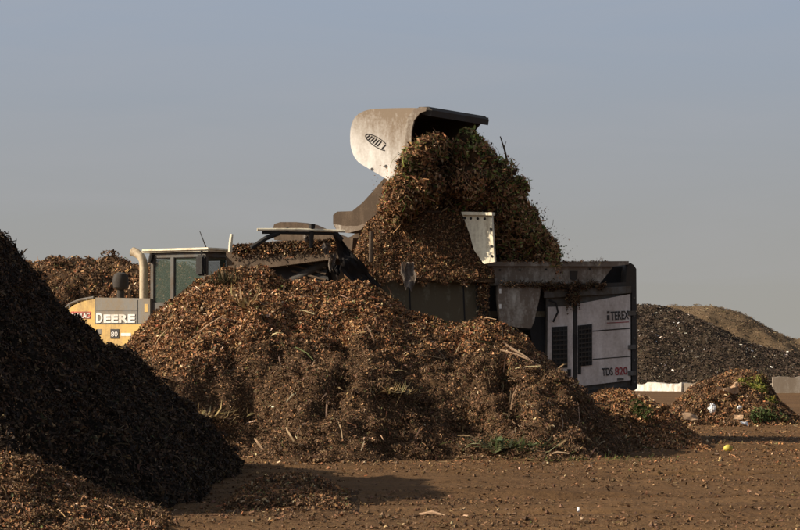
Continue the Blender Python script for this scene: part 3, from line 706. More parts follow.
# ---------------------------------------------------------------- shredder
SF = Frame(400, 44.35, -12, 0.0)
sh = empty('green_waste_shredder', SF.o, -SF.a)
tag(sh, 'grey mobile shredder with steel hopper and white engine box right of the central mound', 'shredder')
def sp(name, pts, c, thick, m, parent=sh, bevel=.012): return lprism(name, pts, c, thick, M[m], parent, bevel, SF)
DW = 2.4
sp('chassis', [(385, 340), (535, 335), (545, 392), (385, 400)], .25, 1.9, 'dark')
box = sp('engine_box', [(546, 294), (632, 290), (632, 385.5), (576, 391.5), (546, 391.5)], .03, DW-.06, 'midgrey')
sp('box_frame', [(540, 284), (612, 283), (626, 282), (628, 264), (631, 263), (634, 265), (636.5, 269), (637, 388), (634, 390.5), (577, 396), (577, 391.8), (632, 385.7), (632, 292), (545, 296.5)], -.05, DW, 'dark', box)
sp('box_header', [(544, 290.5), (631.5, 286), (631.5, 293), (544, 298)], -.066, .07, 'midgrey', box)
dl = sp('access_door', [(548, 307), (573, 306), (573, 388), (548, 388)], -.03, .06, 'boxgrey', box, .008)
dr = sp('access_door', [(577.5, 304), (630.5, 294), (630.5, 380), (577.5, 386.5)], -.04, .07, 'boxgrey', box, .008)
sp('door_seam', [(592.5, 330.6), (630.3, 327.6), (630.3, 328.8), (592.5, 331.8)], -.044, .03, 'dark', dr, 0)
sp('door_seam', [(592.5, 358.8), (630.3, 355.8), (630.3, 356.8), (592.5, 359.8)], -.044, .03, 'dark', dr, 0)
sp('door_post', [(573.6, 300), (577, 300), (577, 388), (573.6, 388)], -.02, .05, 'dark', box, 0)
sp('door_handle', [(573.2, 334), (575.4, 334), (575.4, 348), (573.2, 348)], -.06, .05, 'black', dl, .006)
sp('latch', [(567.5, 369), (570.8, 369), (570.8, 376), (567.5, 376)], -.045, .03, 'black', dl, .01)
sp('latch', [(577.8, 366), (581, 366), (581, 374), (577.8, 374)], -.055, .03, 'black', dr, .01)
def vent(pts, parent, c):
    v = sp('vent', pts, c, .03, 'black', parent, .004)
    bm = bmesh.new(); n = 9
    (xa, za), (xb, zb2), (xc, zc), (xd, zd) = SF.poly(pts, c)
    for k in range(1, n):
        t = k/n; z0 = za+(zd-za)*t; z1 = zb2+(zc-zb2)*t
        prism_bm(bm, [(xa+.015, z0-.013), (xb-.015, z1-.013), (xb-.015, z1+.013), (xa+.015, z0+.013)], c-.022, c+.01)
    for k in range(1, 4):
        t = k/4; x0_ = xa+(xb-xa)*t; prism_bm(bm, [(x0_-.006, zd+.02), (x0_+.006, zd+.02), (x0_+.006, za-.02), (x0_-.006, za-.02)], c-.018, c+.006)
    bobj('vent_slats', bm, M['dark'], v)
vent([(552, 327), (567.5, 326), (567.5, 367.5), (552, 368)], dl, -.045)
vent([(577.9, 325.5), (592, 324), (592, 365), (577.9, 366.5)], dr, -.055)
for py in (311, 345, 371):
    sp('hinge', [(628.5, py), (636, py-.4), (636, py+4.2), (628.5, py+4.6)], -.075, .03, 'midgrey', box, .006)
def clutter(n, x0, x1, fy, yc, sp_y, pal):
    xs_ = rng.uniform(x0, x1, n); a_ = np.array([SF.V(x, fy(x)+dy, yc+rng.uniform(-.06, .02))[:] for x, dy in zip(xs_, rng.normal(0, sp_y, n))])
    return part_stuff(chips('caught_leaves', a_, np.tile([0, -.6, .8], (n, 1)), rng.uniform(.02, .07, n), palette(pal, n), {'leaf': 3, 'flake': 3, 'stick': 1}, M['chip'], sh))
clutter(900, 540, 606, lambda x: 287-(x-540)*.03+1.5*math.sin(x*.4), -.09, 1.8, DAMP+DARK)
clutter(500, 566, 580, lambda x: 296+4*math.sin(x), -.08, 5, DARK+DAMP)
clutter(700, 477, 489, lambda x: 292, -.10, 14, DAMP+FRESH)
clutter(500, 500, 560, lambda x: 284.5, -.24, 1.6, DAMP+DARK)
clutter(420, 484, 610, lambda x: 262, -.05, .8, DAMP+FRESH)
bm = bmesh.new(); tube_bm(bm, [SF.V(549, 300, -.07), SF.V(556, 303, -.1), SF.V(558, 312, -.1), SF.V(553, 322, -.07)], .02, 7); bobj('cable', bm, M['black'], box)
for py in (298, 316, 338, 360, 382):
    bm = bmesh.new(); q_ = SF.V(634.2, py, -.05); tube_bm(bm, [q_, q_+Vector((0, -.015, 0))], .022, 8); bobj('bolt', bm, M['midgrey'], box)
for a_, b_ in ((500, 270), (520, 270), (546, 269.5), (590, 269)):
    bm = bmesh.new(); q_ = SF.V(a_, b_, -.02); tube_bm(bm, [q_, q_+Vector((0, -.02, 0))], .02, 8); bobj('bolt', bm, M['dark'], sh)
# lettering
def stext(s, px, py, px1, size, m, c=-.046, roll=-3.5, bold=.004):
    x, z = SF.L(px, py, c); x1, _ = SF.L(px1, py, c)
    text_obj('lettering', s, size, M[m], dr, x, c, z, width=x1-x, roll=roll, bold=bold)
stext('TEREX', 611, 320, 629, .225, 'ink')
sp('emblem', [(607, 311.2), (609.6, 311), (609.6, 313.6), (607, 313.8)], -.046, .01, 'ink', dr, 0)
sp('emblem', [(607, 315.1), (609.6, 314.9), (609.6, 319.8), (607, 320)], -.046, .01, 'ink', dr, 0)
sp('strapline', [(607, 322.6), (629, 321.4), (629, 322.2), (607, 323.4)], -.046, .01, 'redink', dr, 0)
stext('TDS', 602, 375.6, 613, .20, 'ink'); stext('820', 615, 374.9, 627.5, .20, 'redink')
sp('small_plate', [(617, 378), (623.5, 377.6), (623.5, 380), (617, 380.4)], -.046, .01, 'midgrey', dr, 0)
# tapered guard above the box and the long hopper flange
sp('hopper_guard', [(487, 265), (613, 267), (600, 283.5), (560, 285.5), (535, 288), (487, 284)], -.02, .06, 'skirt')
sp('hopper_flange', [(484, 262), (629, 261), (629, 264.4), (613, 266.4), (484, 266)], -.10, .20, 'skirt', bevel=.01)
sp('guard_emblem', [(570, 271), (578, 271), (577, 279), (574, 281), (570.5, 279)], -.03, .02, 'dark')
sp('discharge_frame', [(601, 267), (613, 266.6), (627, 266.2), (627, 284), (586, 284.5)], .3, .9, 'black')
sp('under_guard', [(488, 286), (560, 286), (546, 300), (546, 372), (536, 372), (530, 330), (488, 330)], .12, .5, 'black')
sk = sp('side_chute', [(498, 285.5), (541, 284), (540, 296), (534, 322), (531, 328.5), (503, 326), (500, 318), (498, 300)], -.22, .16, 'skirt', bevel=.02)
for a, b in ((499.5, 289), (499.5, 304)): sp('tag_plate', [(a, b), (a+2, b), (a+2, b+4.5), (a, b+4.5)], -.235, .02, 'whiteink', sk, 0)
# main hopper wall
hw = sp('hopper_wall', [(376, 277), (430, 279), (474, 275), (482, 275), (483, 322), (470, 330), (380, 330), (372, 300)], -.02, .12, 'hopper', bevel=.02)
sp('hopper_rim', [(398, 277.2), (432, 278.4), (470, 274.2), (478, 273.4), (478, 276), (470, 276.8), (432, 281), (398, 279.6)], -.07, .16, 'hopper', hw, .01)
for a in (408.5, 462.5): sp('wall_seam', [(a, 281), (a+1.4, 281), (a+3, 320), (a+1.6, 320)], -.028, .02, 'black', hw, 0)
sp('gusset', [(476, 268), (484, 264), (489, 285), (489, 330), (480, 330), (476, 300)], -.05, .1, 'dark')
bm = bmesh.new(); x0_ = SF.L(378, 280, .1)[0]; x1_ = SF.L(560, 280, .1)[0]; z0_ = SF.L(400, 300, .1)[1]; z1_ = SF.L(400, 277, .1)[1]
box_bm(bm, x0_, x1_, DW-.1, DW, z0_-.5, z1_); box_bm(bm, x0_, x1_, .11, DW-.11, z0_-.3, z0_-.2)
bobj('hopper_far_wall', bm, M['hopper'], sh)
# white end plate inside the hopper
PF = Frame(478, 44.30, 34, 0.0)
def to_sf(bm):
    for v in bm.verts:
        w_ = PF.world(*v.co)-SF.o; v.co = Vector((w_.dot(SF.ex), w_.dot(SF.ey), w_.z))
def pp_(name, pts, c, th, m, parent, bevel=.006):
    bm = bmesh.new(); prism_bm(bm, PF.poly(pts, c), c, c+th); to_sf(bm); return bobj(name, bm, M[m], parent, bevel)
wp = pp_('hopper_end_plate', [(462, 213), (491.5, 213.5), (494.5, 262), (484, 264), (474, 250), (470, 235)], -.03, .06, 'cream', sh)
pp_('plate_flange', [(461.5, 211.6), (492, 212.2), (492.2, 215.2), (462, 214.8)], -.10, .1, 'cream', wp)
for a, b in ((491.3, 229), (491.7, 246), (492.0, 256), (465, 218), (471, 218.3), (478, 218.5), (485, 218.7)):
    bm = bmesh.new(); q_ = PF.V(a, b, -.03); tube_bm(bm, [q_, q_+Vector((0, -.015, 0))], .025, 8); to_sf(bm); bobj('bolt', bm, M['black'], wp)
# left hopper wing, rail and props
bm = bmesh.new(); vs = []; nu, nv = 14, 30
for j in range(nv):
    t_ = j/(nv-1); l = Vector((334, 235)).lerp(Vector((368, 300)), t_); r__ = Vector((340, 236)).lerp(Vector((394, 302)), t_)
    l.x -= 10*math.sin(math.pi*t_)**2
    for i in range(nu):
        u_ = i/(nu-1); q_ = l.lerp(r__, u_)
        q_.x += 1.6*float(noise(np.array([t_*7.]), np.array([u_*2.]), s=5)[0])
        vs.append(bm.verts.new(SF.V(q_.x, q_.y, -.35+.16*float(fbm(np.array([t_*5.]), np.array([u_*3.]), s=4)[0])+.25*t_)))
for j in range(nv-1):
    for i in range(nu-1): bm.faces.new((vs[j*nu+i], vs[j*nu+i+1], vs[(j+1)*nu+i+1], vs[(j+1)*nu+i]))
bmesh.ops.solidify(bm, geom=bm.faces[:], thickness=.02)
bobj('hopper_wing', bm, M['navy'], sh, smooth=True)
bm = bmesh.new(); tube_bm(bm, [SF.V(257, 229.6, -.45), SF.V(300, 229.6, -.45), SF.V(345, 231.2, -.45)], .027, 8); rail = bobj('hopper_rail', bm, M['cream'], sh)
bm = bmesh.new()
tube_bm(bm, [SF.V(262, 232.4, -.42), SF.V(338, 233.4, -.42)], .028, 8)
tube_bm(bm, [SF.V(279, 233, -.42), SF.V(266, 238, -.42), SF.V(251, 248, -.42)], .045, 8); tube_bm(bm, [SF.V(334, 232, -.42), SF.V(342, 240, -.42)], .05, 8)
tube_bm(bm, [SF.V(312, 224, -.42), SF.V(311, 248, -.42)], [.06, .03], 8)
tube_bm(bm, [SF.V(287, 227, -.42), SF.V(287, 233, -.42)], .03, 8)
bobj('rail_props', bm, M['black'], rail)
bm = bmesh.new(); tube_bm(bm, [SF.V(371.5, 231, -.02), SF.V(371, 262, -.02)], .045, 8); tube_bm(bm, [SF.V(392, 210.5, .3), SF.V(420, 211.6, .3), SF.V(457, 212, .3)], .02, 8); bobj('hopper_post', bm, M['arm'], sh)
# crawler tracks under the body
for yy in (.15, 1.85):
    bm = bmesh.new(); a0 = SF.L(420, 400, yy)[0]; a1 = SF.L(560, 400, yy)[0]; pr = []
    for k in range(13): an = math.pi/2+k*math.pi/12; pr.append((a0+.38*math.cos(an), .4+.38*math.sin(an)))
    for k in range(13): an = -math.pi/2+k*math.pi/12; pr.append((a1+.38*math.cos(an), .4+.38*math.sin(an)))
    prism_bm(bm, pr, yy, yy+.4); bobj('crawler_track', bm, M['tyre'], sh, .02)

# ---------------------------------------------------------------- material in the hopper
zb = PZ(279, 44.9)
hf = ridge([(348, 279), (352, 262), (356, 240), (364, 222), (378, 211), (395, 206), (425, 208), (456, 210), (466, 218), (476, 236), (485, 250), (491, 262), (494, 279)], 44.85, 44.42, 46.4, zb=zb, seed=111, amp=(.12, .14, .07), sc=.5, g=1.5)
hh_root, hh = small_heap('mulch_heap', 'brown shredded leaves heaped in the hopper in front of the cream plate', hf, (-1.1, 1.9, 44.35, 46.5), 30000, .04, .5, d=.035, zb=zb, clump=(90, .04, .12, FRESH, 60))
# strands hanging over the front of the hopper
n = 1800; pxx = rng.uniform(356, 478, n); pyy = 274+rng.random(n)**1.5*9+3*np.sin(pxx*.3)
pts = np.stack([(pxx-400)*44.2/F, 44.22+(pxx-400)*44.2/F*.14+rng.normal(0, .03, n), EYE-(pyy-YH)*44.2/F], 1)
o = chips('hanging_leaves', pts, np.tile([0, -1., .3], (n, 1)), rng.uniform(.03, .06, n), palette(FRESH+DAMP, n), {'leaf': 3, 'flake': 2, 'stick': .5}, M['chip'])
rooted(part_stuff(o), hh_root)

# ---------------------------------------------------------------- load falling from the bucket
def mass(name, label, cat, blobs, n, pal, leafsize, seed, mt, pal2=None, g2=None, core='base', nb=0, lump=.34):
    rs = np.random.default_rng(seed)
    for _ in range(nb):
        b0 = blobs[rs.integers(len(blobs))]; an = rs.uniform(0, 2*np.pi); k0 = b0[2]*rs.uniform(.75, 1.0)
        blobs = blobs+[(b0[0]+k0*math.cos(an), b0[1]+k0*math.sin(an), b0[2]*rs.uniform(.25, .45), b0[3]-b0[2]*b0[3]/F*rs.uniform(-.1, .8))]
    r = empty(name, P(blobs[0][0], blobs[0][1], blobs[0][3])); tag(r, label, cat)
    cs = np.array([P(b[0], b[1], b[3])[:] for b in blobs]); rr = np.array([b[2]*b[3]/F for b in blobs])
    bm = bmesh.new()
    for c, q in zip(cs, rr):
        g = bmesh.ops.create_icosphere(bm, subdivisions=4, radius=1)
        vs = g['verts']; d = np.array([v.co[:] for v in vs]); p = c+d*q
        k = .80+.75*lump*fbm(p[:, 0]*2.3, p[:, 1]*2.3, p[:, 2]*2.3, o=4, s=seed)
        for v, dd, kk in zip(vs, d, k): v.co = Vector(c+dd*q*kk)
    rooted(bobj('core', bm, M[core]), r)
    pts = []; N = []
    tot = (rr**2).sum()
    for c, q in zip(cs, rr):
        m = int(n*q*q/tot); d = rng.normal(0, 1, (m, 3)); d /= np.linalg.norm(d, axis=1)[:, None]
        p = c+d*q; k = .84+lump*fbm(p[:, 0]*2.3, p[:, 1]*2.3, p[:, 2]*2.3, o=4, s=seed)+np.abs(rng.normal(0, .05, m))*np.where(rng.random(m) < .12, 3.2, 1)
        p = c+d*(q*k)[:, None]
        ins = (np.linalg.norm(p[:, None]-cs[None], axis=2) < rr[None]*.74).any(1)
        pts.append(p[~ins]); N.append(d[~ins])
    pts = np.concatenate(pts); N = np.concatenate(N); m = len(pts)
    K = palette(pal, m)
    if g2 is not None:
        gk = rng.random(m) < g2(pts); K = np.where(gk[:, None], palette(pal2, m), K)
    rooted(part_stuff(chips('leaves', pts, N, leafsize*rng.uniform(.5, 1.5, m), K, {'leaf': 6, 'flake': 3, 'blade': .6, 'stick': .35}, mt, tilt=.9)), r)
    return r, pts, N
YB = 44.9
blobs = [(420, 158, 21, 44.3), (402, 192, 18, 44.2), (430, 147, 16, 44.4), (418, 181, 26, 44.4), (412, 210, 22, 45.0), (475, 156, 20, 44.8), (474, 181, 24, 44.7), (488, 184, 27, 44.9),
         (499, 205, 29, 45.2), (465, 213, 30, 45.3), (516, 226, 28, 45.3), (492, 243, 29, 45.5), (533, 245, 20, 45.4), (550, 254, 12, 45.5), (507, 250, 25, 45.4), (447, 190, 26, 46.3), (447, 160, 20, 46.4), (468, 139, 13, 44.9), (508, 190, 13, 45.2), (392, 208, 14, 44.5), (440, 228, 22, 45.4)]
LOADP = [(.44, .24, .12, 4), (.33, .17, .08, 5), (.22, .12, .06, 4), (.54, .36, .20, 2.4), (.05, .03, .018, 5), (.56, .42, .26, .5), (.13, .14, .04, .8)]
LGREEN = [(.21, .26, .07, 4), (.30, .34, .10, 3), (.11, .14, .04, 3), (.42, .40, .18, 1)]
def gsel(p):
    px = 400+p[:, 0]*F/p[:, 1]; py = YH-(p[:, 2]-EYE)*F/p[:, 1]
    g = .75*np.exp(-((px-408)/9)**2-((py-163)/14)**2)+.7*np.exp(-((px-468)/16)**2-((py-140)/14)**2)
    edge = (px-(462+(py-135)*.78))
    g = g+.42*sm(edge, -26, 4)+.30*np.exp(-((px-505)/18)**2-((py-245)/24)**2)
    return np.clip(g*(.6+.9*fbm(p[:, 0]*3, p[:, 1]*3, p[:, 2]*3, s=8))+.05, 0, .85)
ld, lp_, ln_ = mass('dumped_green_waste', 'tangle of brown leaves and green cuttings tumbling from the white bucket', 'green waste', blobs, 60000, LOADP, .075, 5, M['leaf'], LGREEN, gsel, nb=75, lump=.5)
# vines and stems in the load
idx = rng.choice(len(lp_), 420); V_ = lp_[idx]; n_ = ln_[idx]
ax = np.cross(n_, rng.normal(0, 1, n_.shape)); ax[:, 2] -= .6
pv = palette([(.11, .15, .04, 3), (.22, .17, .09, 3), (.05, .035, .02, 3)], len(V_))
rooted(part_stuff(chips('stems', V_+n_*.04, n_, rng.uniform(.04, .12, len(V_)), pv, {'stick': 2, 'blade': 3}, M['leaf'], tilt=.3, axis=ax)), ld)
m = 2600; st = rng.integers(0, 34, m); sx0 = np.random.default_rng(4).uniform(470, 556, 34); sl0 = np.random.default_rng(6).uniform(14, 42, 34); tt = rng.random(m)
px = sx0[st]+5*tt*np.sin(st)+rng.normal(0, 1.3, m); py = (150+(sx0[st]-470)*1.08)+tt*sl0[st]
pts = np.stack([(px-400)*45.0/F, 45.0-.35*np.random.default_rng(9).random(34)[st]+rng.normal(0, .03, m), EYE-(py-YH)*45.0/F], 1)
rooted(part_stuff(chips('hanging_strands', pts, rng.normal(0, 1, (m, 3))+np.array([0, -1., 0]), rng.uniform(.03, .08, m), palette(LGREEN+LOADP+LOADP, m), {'leaf': 5, 'flake': 2, 'blade': 1}, M['leaf'], tilt=.5)), ld)
# flecks in the air round the load
m = 620; t = rng.random(m); px = 470+t*92+np.abs(rng.normal(0, 9, m))+2; py = 150+t*112+rng.normal(0, 7, m)
pts = np.stack([(px-400)*45.7/F, rng.uniform(45.2, 46.2, m), EYE-(py-YH)*45.7/F], 1)
rooted(part_stuff(chips('falling_flecks', pts, rng.normal(0, 1, (m, 3)), rng.uniform(.012, .05, m), palette(LOADP+GREEN, m), {'leaf': 2, 'flake': 3}, M['leaf'])), ld)
m = 60; px = rng.uniform(372, 396, m); py = rng.uniform(165, 215, m)
pts = np.stack([(px-400)*44.3/F, rng.uniform(44.0, 44.5, m), EYE-(py-YH)*44.3/F], 1)
rooted(part_stuff(chips('falling_flecks', pts, rng.normal(0, 1, (m, 3)), rng.uniform(.012, .05, m), palette(LOADP, m), {'leaf': 2, 'flake': 3}, M['leaf'])), ld)

def branch(name, label, pts, rads, twigs=(), mt='bark', cat='branch'):
    o0 = Vector(pts[0]); bm = bmesh.new(); tube_bm(bm, [Vector(p)-o0 for p in pts], rads, 7)
    for tw in twigs: tube_bm(bm, [Vector(p)-o0 for p in tw], [.012, .004], 5)
    o = bobj(name, bm, M[mt], None, smooth=True); o.location = o0; return tag(o, label, cat)
branch('stick', 'thin dark stick poking up out of the dumped load beside the bucket', [P(508, 163, 45.5), P(505, 150, 45.5), P(500.5, 136, 45.5)], [.022, .018, .01], [(P(504, 148, 45.5), P(506.5, 141, 45.5))])
branch('stick', 'bare twig poking from the top of the dark left heap', [P(15, 264, 36.2), P(20, 256, 36.2), P(27, 248, 36.2)], [.02, .015, .008], [(P(20, 256, 36.2), P(17, 251, 36.2))])
branch('stick', 'upright pale broken stake behind the crest of the central mound', [P(230, 252, 43), P(230.5, 243, 43), P(231.5, 234, 43)], [.04, .035, .03], mt='cream', cat='stake')
# leafy weeds on the crest by the cab
def blades(name, label, cat, base, n, L, pal, spread=.3, up=1.0, mix={'blade': 5, 'leaf': 1}, mt='leaf', group=None, sz=1.0):
    m = n; o = np.array(base); th = rng.uniform(0, 2*np.pi, m); ln = rng.uniform(.4, 1, m)*L
    ax = np.stack([np.cos(th), np.sin(th), up*rng.uniform(.2, 1.4, m)], 1); ax /= np.linalg.norm(ax, axis=1)[:, None]
    root_p = np.stack([rng.normal(0, spread, m), rng.normal(0, spread*.6, m), np.zeros(m)], 1)
    pts = root_p+ax*(ln*.5)[:, None]
    nn = np.cross(ax, np.stack([-np.sin(th), np.cos(th), np.zeros(m)], 1))*-1
    ob = chips(name, pts, nn, ln/2.6*sz, palette(pal, m), mix, M[mt], tilt=.2, axis=ax*3)
    ob.location = o; return tag(ob, label, cat, group)
def on(hp, px, py_guess_Y):
    x = PX(px, py_guess_Y); return (x, py_guess_Y, float(hp.z(np.array([x]), np.array([py_guess_Y]))[0])-.02)
DRY = [(.45, .33, .17, 3), (.28, .19, .09, 3), (.12, .08, .04, 2)]
DARKW = [(.05, .045, .025, 3), (.12, .10, .05, 2), (.28, .22, .12, 1)]
for i, (px, L) in enumerate(((222, .42), (228, .5), (215, .3), (238, .35))):
    lab = ['dark dead weed tuft on the heap crest just right of the cab', 'tallest dead weed tuft beside the pale stake on the heap crest', 'short dead weed tuft nearest the cab mirror on the heap crest', 'dead weed tuft right of the pale stake on the heap crest'][i]
    blades('dead_weed', lab, 'weed', on(hc, px, 41.9), 26, L, DARKW, .07, 1.6, group='dead weeds on the heap crest')
blades('straw_tuft', 'bleached straw tuft on the heap crest below the rail', 'straw', on(hc, 246, 41.2), 30, .6, DRY, .1, 1.3)
# green frond clump at the foot of the heap
FR = face_point(515, 446, hf_c, 36.5, 42); blades('palm_fronds', 'fallen clump of green strap leaves at the foot of the central mound', 'leaves', (FR[0], FR[1]-.1, FR[2]+.03), 120, .50, [(.14, .17, .075, 3), (.10, .12, .05, 3), (.30, .29, .17, 2), (.06, .07, .035, 2)], .27, .35, sz=1.25)
x = PX(590, 37.2); blades('grass_patch', 'thin low patch of green weeds on soil right of the frond clump', 'grass', (x, 37.2, float(G(x, 37.2))+.03), 320, .14, GREEN+DRY, .75, .8)['kind'] = 'stuff'
FR = face_point(388, 392, hf_c, 36.5, 42); blades('straw_tuft', 'dull straw clump low on the front of the central mound', 'straw', (FR[0], FR[1]-.05, FR[2]), 130, .4, DARKW+DRY, .22, .5)
FR = face_point(207, 416, hf_c, 36.5, 42); blades('straw_tuft', 'pale straw clump on the left foot of the central mound by the shadow', 'straw', (FR[0], FR[1]-.05, FR[2]), 90, .5, DRY, .2, .5)

# ---------------------------------------------------------------- cuttings on the right pile and small litter
def cuttings(name, label, blobs, n, pal, ls, cat='cuttings'):
    return mass(name, label, cat, blobs, n, pal, ls, 9, M['leaf'], nb=2*len(blobs), lump=.6)[0]
YG = [(.27, .27, .045, 4), (.17, .20, .045, 3), (.36, .31, .07, 2), (.10, .12, .035, 2), (.22, .13, .06, 1.5)]
cuttings('hedge_cuttings', 'bright yellow-green hedge cuttings draped over the right pile', [(755, 384, 8, 56.7), (748, 390, 7, 56.5), (758, 393, 8, 56.3), (766, 402, 7, 56.0), (742, 386, 7, 56.7), (761, 379, 5, 56.9)], 2600, YG, .085)
cuttings('hedge_cuttings', 'dark green clump of cuttings at the lower right of the right pile', [(758, 416, 7, 55.2), (769, 417, 7, 55.2), (780, 419, 6, 55.2), (768, 411, 6, 55.5)], 1200, [(.09, .12, .04, 4), (.06, .085, .028, 3), (.15, .17, .05, 1), (.2, .12, .06, 1)], .08)
cuttings('hedge_cuttings', 'small green cuttings lying on the orange spill below the engine box', [(634, 405, 6.5, 43.1), (640, 408, 6.5, 43.0), (646, 412, 5.5, 42.9)], 500, [(.10, .13, .035, 4), (.06, .08, .025, 3), (.2, .12, .06, 2)], .07)
def crumple(name, label, cat, c, r, sc, mt, seed, sub=3, amp=.55, flat=None):
    bm = bmesh.new(); g = bmesh.ops.create_icosphere(bm, subdivisions=sub, radius=1)
    d = np.array([v.co[:] for v in bm.verts]); k = 1+amp*fbm(d[:, 0]*1.8, d[:, 1]*1.8, d[:, 2]*1.8, s=seed, o=4)
    for v, dd, kk in zip(list(bm.verts), d, k): v.co = Vector((dd[0]*sc[0], dd[1]*sc[1], dd[2]*sc[2]))*kk*r
    o = bobj(name, bm, M[mt]); o.location = c; return tag(o, label, cat)
crumple('plastic_bag', 'crumpled bright white plastic scrap on the right pile', 'plastic bag', P(712, 408, 54.7), .10, (.8, .7, 1), 'whitebag', 3, amp=1.1)
crumple('plastic_bag', 'small pale blue-white plastic scrap on dark leaves left of the green cuttings', 'plastic bag', P(739, 407, 55.0), .05, (1, .7, .8), 'whitebag', 4, amp=.9)
def sheet(name, label, cat, c, w, h, rot, mt, seed=0, amp=.12, n=9, th=.012):
    bm = bmesh.new(); us = np.linspace(-.5, .5, n); g1, g2 = [], []
    for i in us:
        for j in us:
            k = amp*float(fbm(np.array([i*2.3+seed]), np.array([j*2.3]), s=seed, o=3)[0])*2*max(w, h)
            e = 1+.12*float(noise(np.array([i*3+seed]), np.array([j*3]), s=seed+2)[0])
            g1.append(bm.verts.new((i*w*e, j*h*e, k))); g2.append(bm.verts.new((i*w*e, j*h*e, k-th)))
    for a in range(n-1):
        for b in range(n-1):
            q = (a*n+b, (a+1)*n+b, (a+1)*n+b+1, a*n+b+1); bm.faces.new([g1[k] for k in q]); bm.faces.new([g2[k] for k in q[::-1]])
    bmesh.ops.recalc_face_normals(bm, faces=bm.faces)
    o = bobj(name, bm, M[mt], smooth=True); o.location = c; o.rotation_euler = rot; return tag(o, label, cat)
sheet('cardboard', 'tan torn sheet propped over the middle of the right pile', 'cardboard', P(728, 389, 55.9), .50, .16, (R(35), R(-14), .1), 'card', 1, .25)
sheet('cardboard', 'flat tan cardboard piece lying left of the white scrap', 'cardboard', P(690, 416, 54.2), .34, .2, (R(45), R(12), .2), 'card', 2)
sheet('cardboard', 'small tan scrap lying between white scrap and green cuttings', 'cardboard', P(738, 417, 54.6), .22, .13, (R(50), R(0), -.3), 'card', 5)
sheet('paper_scrap', 'small whitish scrap at the foot of the right pile', 'paper', P(744, 423, 54.4), .17, .1, (R(40), R(8), .3), 'whitebag', 6)
bm = bmesh.new(); bmesh.ops.create_uvsphere(bm, u_segments=20, v_segments=14, radius=.062)
for v in bm.verts:
    v.co.x *= 1.15
    if abs(v.co.x) > .06: v.co.x *= 1.12
o = bobj('lemon', bm, M['lemon'], smooth=True); o.location = P(727.5, 452.5, 40.6); o.location.z = float(G(o.location.x, 40.6))+.055; tag(o, 'single yellow lemon-like fruit on bare soil at the right', 'fruit')
x = PX(308, 38.0); sheet('dry_leaf', 'large yellowish leaf lying flat on soil before the central mound', 'leaf', (x, 38-.7, float(G(x, 37.3))+.05), .34, .2, (R(8), R(3), .1), 'card', 8)
def stick_at(px, py, Ylen, ang, label, mt='cream', r=.016):
    Y = EYE*F/(py-YH); x = PX(px, Y); a = R(ang); z = float(G(x, Y))+.045
    d = Vector((math.cos(a), math.sin(a), 0))*Ylen/2; c = Vector((x, Y, z))
    branch('wood_splinter', label, [c-d, c+Vector((0, 0, .03)), c+d], [r, r*1.2, r*.6], mt=mt, cat='wood splinter')
stick_at(257, 505.5, .22, 10, 'short pale splinter on soil below the tip of the dark heap', r=.03)
stick_at(297, 502, .42, 8, 'long thin pale splinter across the small mulch mound', 'card', r=.02)
stick_at(432, 513, .3, -30, 'tan splinter on bare soil near the bottom centre', 'card')
stick_at(578, 517, .08, 80, 'tiny white chip standing on soil near the bottom right', 'whitebag', r=.012)
stick_at(565, 459, .5, -50, 'pale fallen stick right of the green frond clump', 'cream', r=.02)
stick_at(482, 455, .45, -25, 'pale fallen stick left of the green frond clump', 'cream', r=.024)
stick_at(370, 450, 1.6, -18, 'long thin brown branch along the foot of the central mound', 'bark', r=.018)
stick_at(150, 516, .2, 5, 'short flat tan wood offcut near the bottom left corner', 'card', r=.03)
def hp_stick(px, Y, L, rot, label, mt='cream', r=.02):
    x, y, z = on(hc, px, Y); c = Vector((x, y, z+.08)); d = Vector((math.cos(R(rot)), -.3, math.sin(R(rot))))*L/2
    branch('wood_splinter', label, [c-d, c+Vector((0, -.02, .02)), c+d], [r, r*1.1, r*.5], mt=mt, cat='wood splinter')
hp_stick(525, 41.4, .9, -35, 'longest pale splintered branch on the right shoulder of the central mound', 'card', .025)
hp_stick(517, 41.2, .6, -20, 'shorter pale branch crossing the right shoulder of the central mound', 'card', .018)
hp_stick(207, 40.9, .7, 35, 'pale branch slanting on the left face of the central mound', 'card', .014)

# rags on the hopper
def rag(label, px0, px1, py0, py1, Y, mt, seed):
    bm = bmesh.new(); nx, ny = 10, 14; vs = []
    for j in range(ny):
        t = j/(ny-1)
        for i in range(nx):
            s = i/(nx-1); wd = (.35+.65*math.sin(math.pi*min(t*.8+.15, 1)))
            px = (px0+px1)/2+(s-.5)*(px1-px0)*wd+2.0*float(noise(np.array([t*3.1+seed]), np.array([s*2.]), s=seed)[0])
            py = py0+(py1-py0)*t*(1+.2*float(noise(np.array([s*4.]), np.array([seed*1.]), s=seed)[0]))
            p = P(px, py, Y+.09*float(noise(np.array([s*6.]), np.array([t*2+seed]), s=seed+3)[0])); vs.append(bm.verts.new(p-P(px0, py0, Y)))
    for j in range(ny-1):
        for i in range(nx-1):
            bm.faces.new((vs[j*nx+i], vs[j*nx+i+1], vs[(j+1)*nx+i+1], vs[(j+1)*nx+i]))
    r_ = bmesh.ops.solidify(bm, geom=bm.faces[:], thickness=.012)
    o = bobj('plastic_rag', bm, M[mt], smooth=True); o.location = P(px0, py0, Y); tag(o, label, 'rag')
rag('grimy grey plastic rag hanging over the hopper rim', 401, 416, 262, 289, 44.05, 'cloth', 3)
rag('pale rag snagged at the left end of the hopper above the mound crest', 329, 337, 254, 270, 43.75, 'cloth', 5)
rag('small pale rag snagged below the rail at the hopper corner', 321, 330, 243, 255, 43.75, 'cloth', 8)
rag('tiny pale rag hanging from the middle of the rail', 301, 310, 231, 241, 43.7, 'cloth', 12)
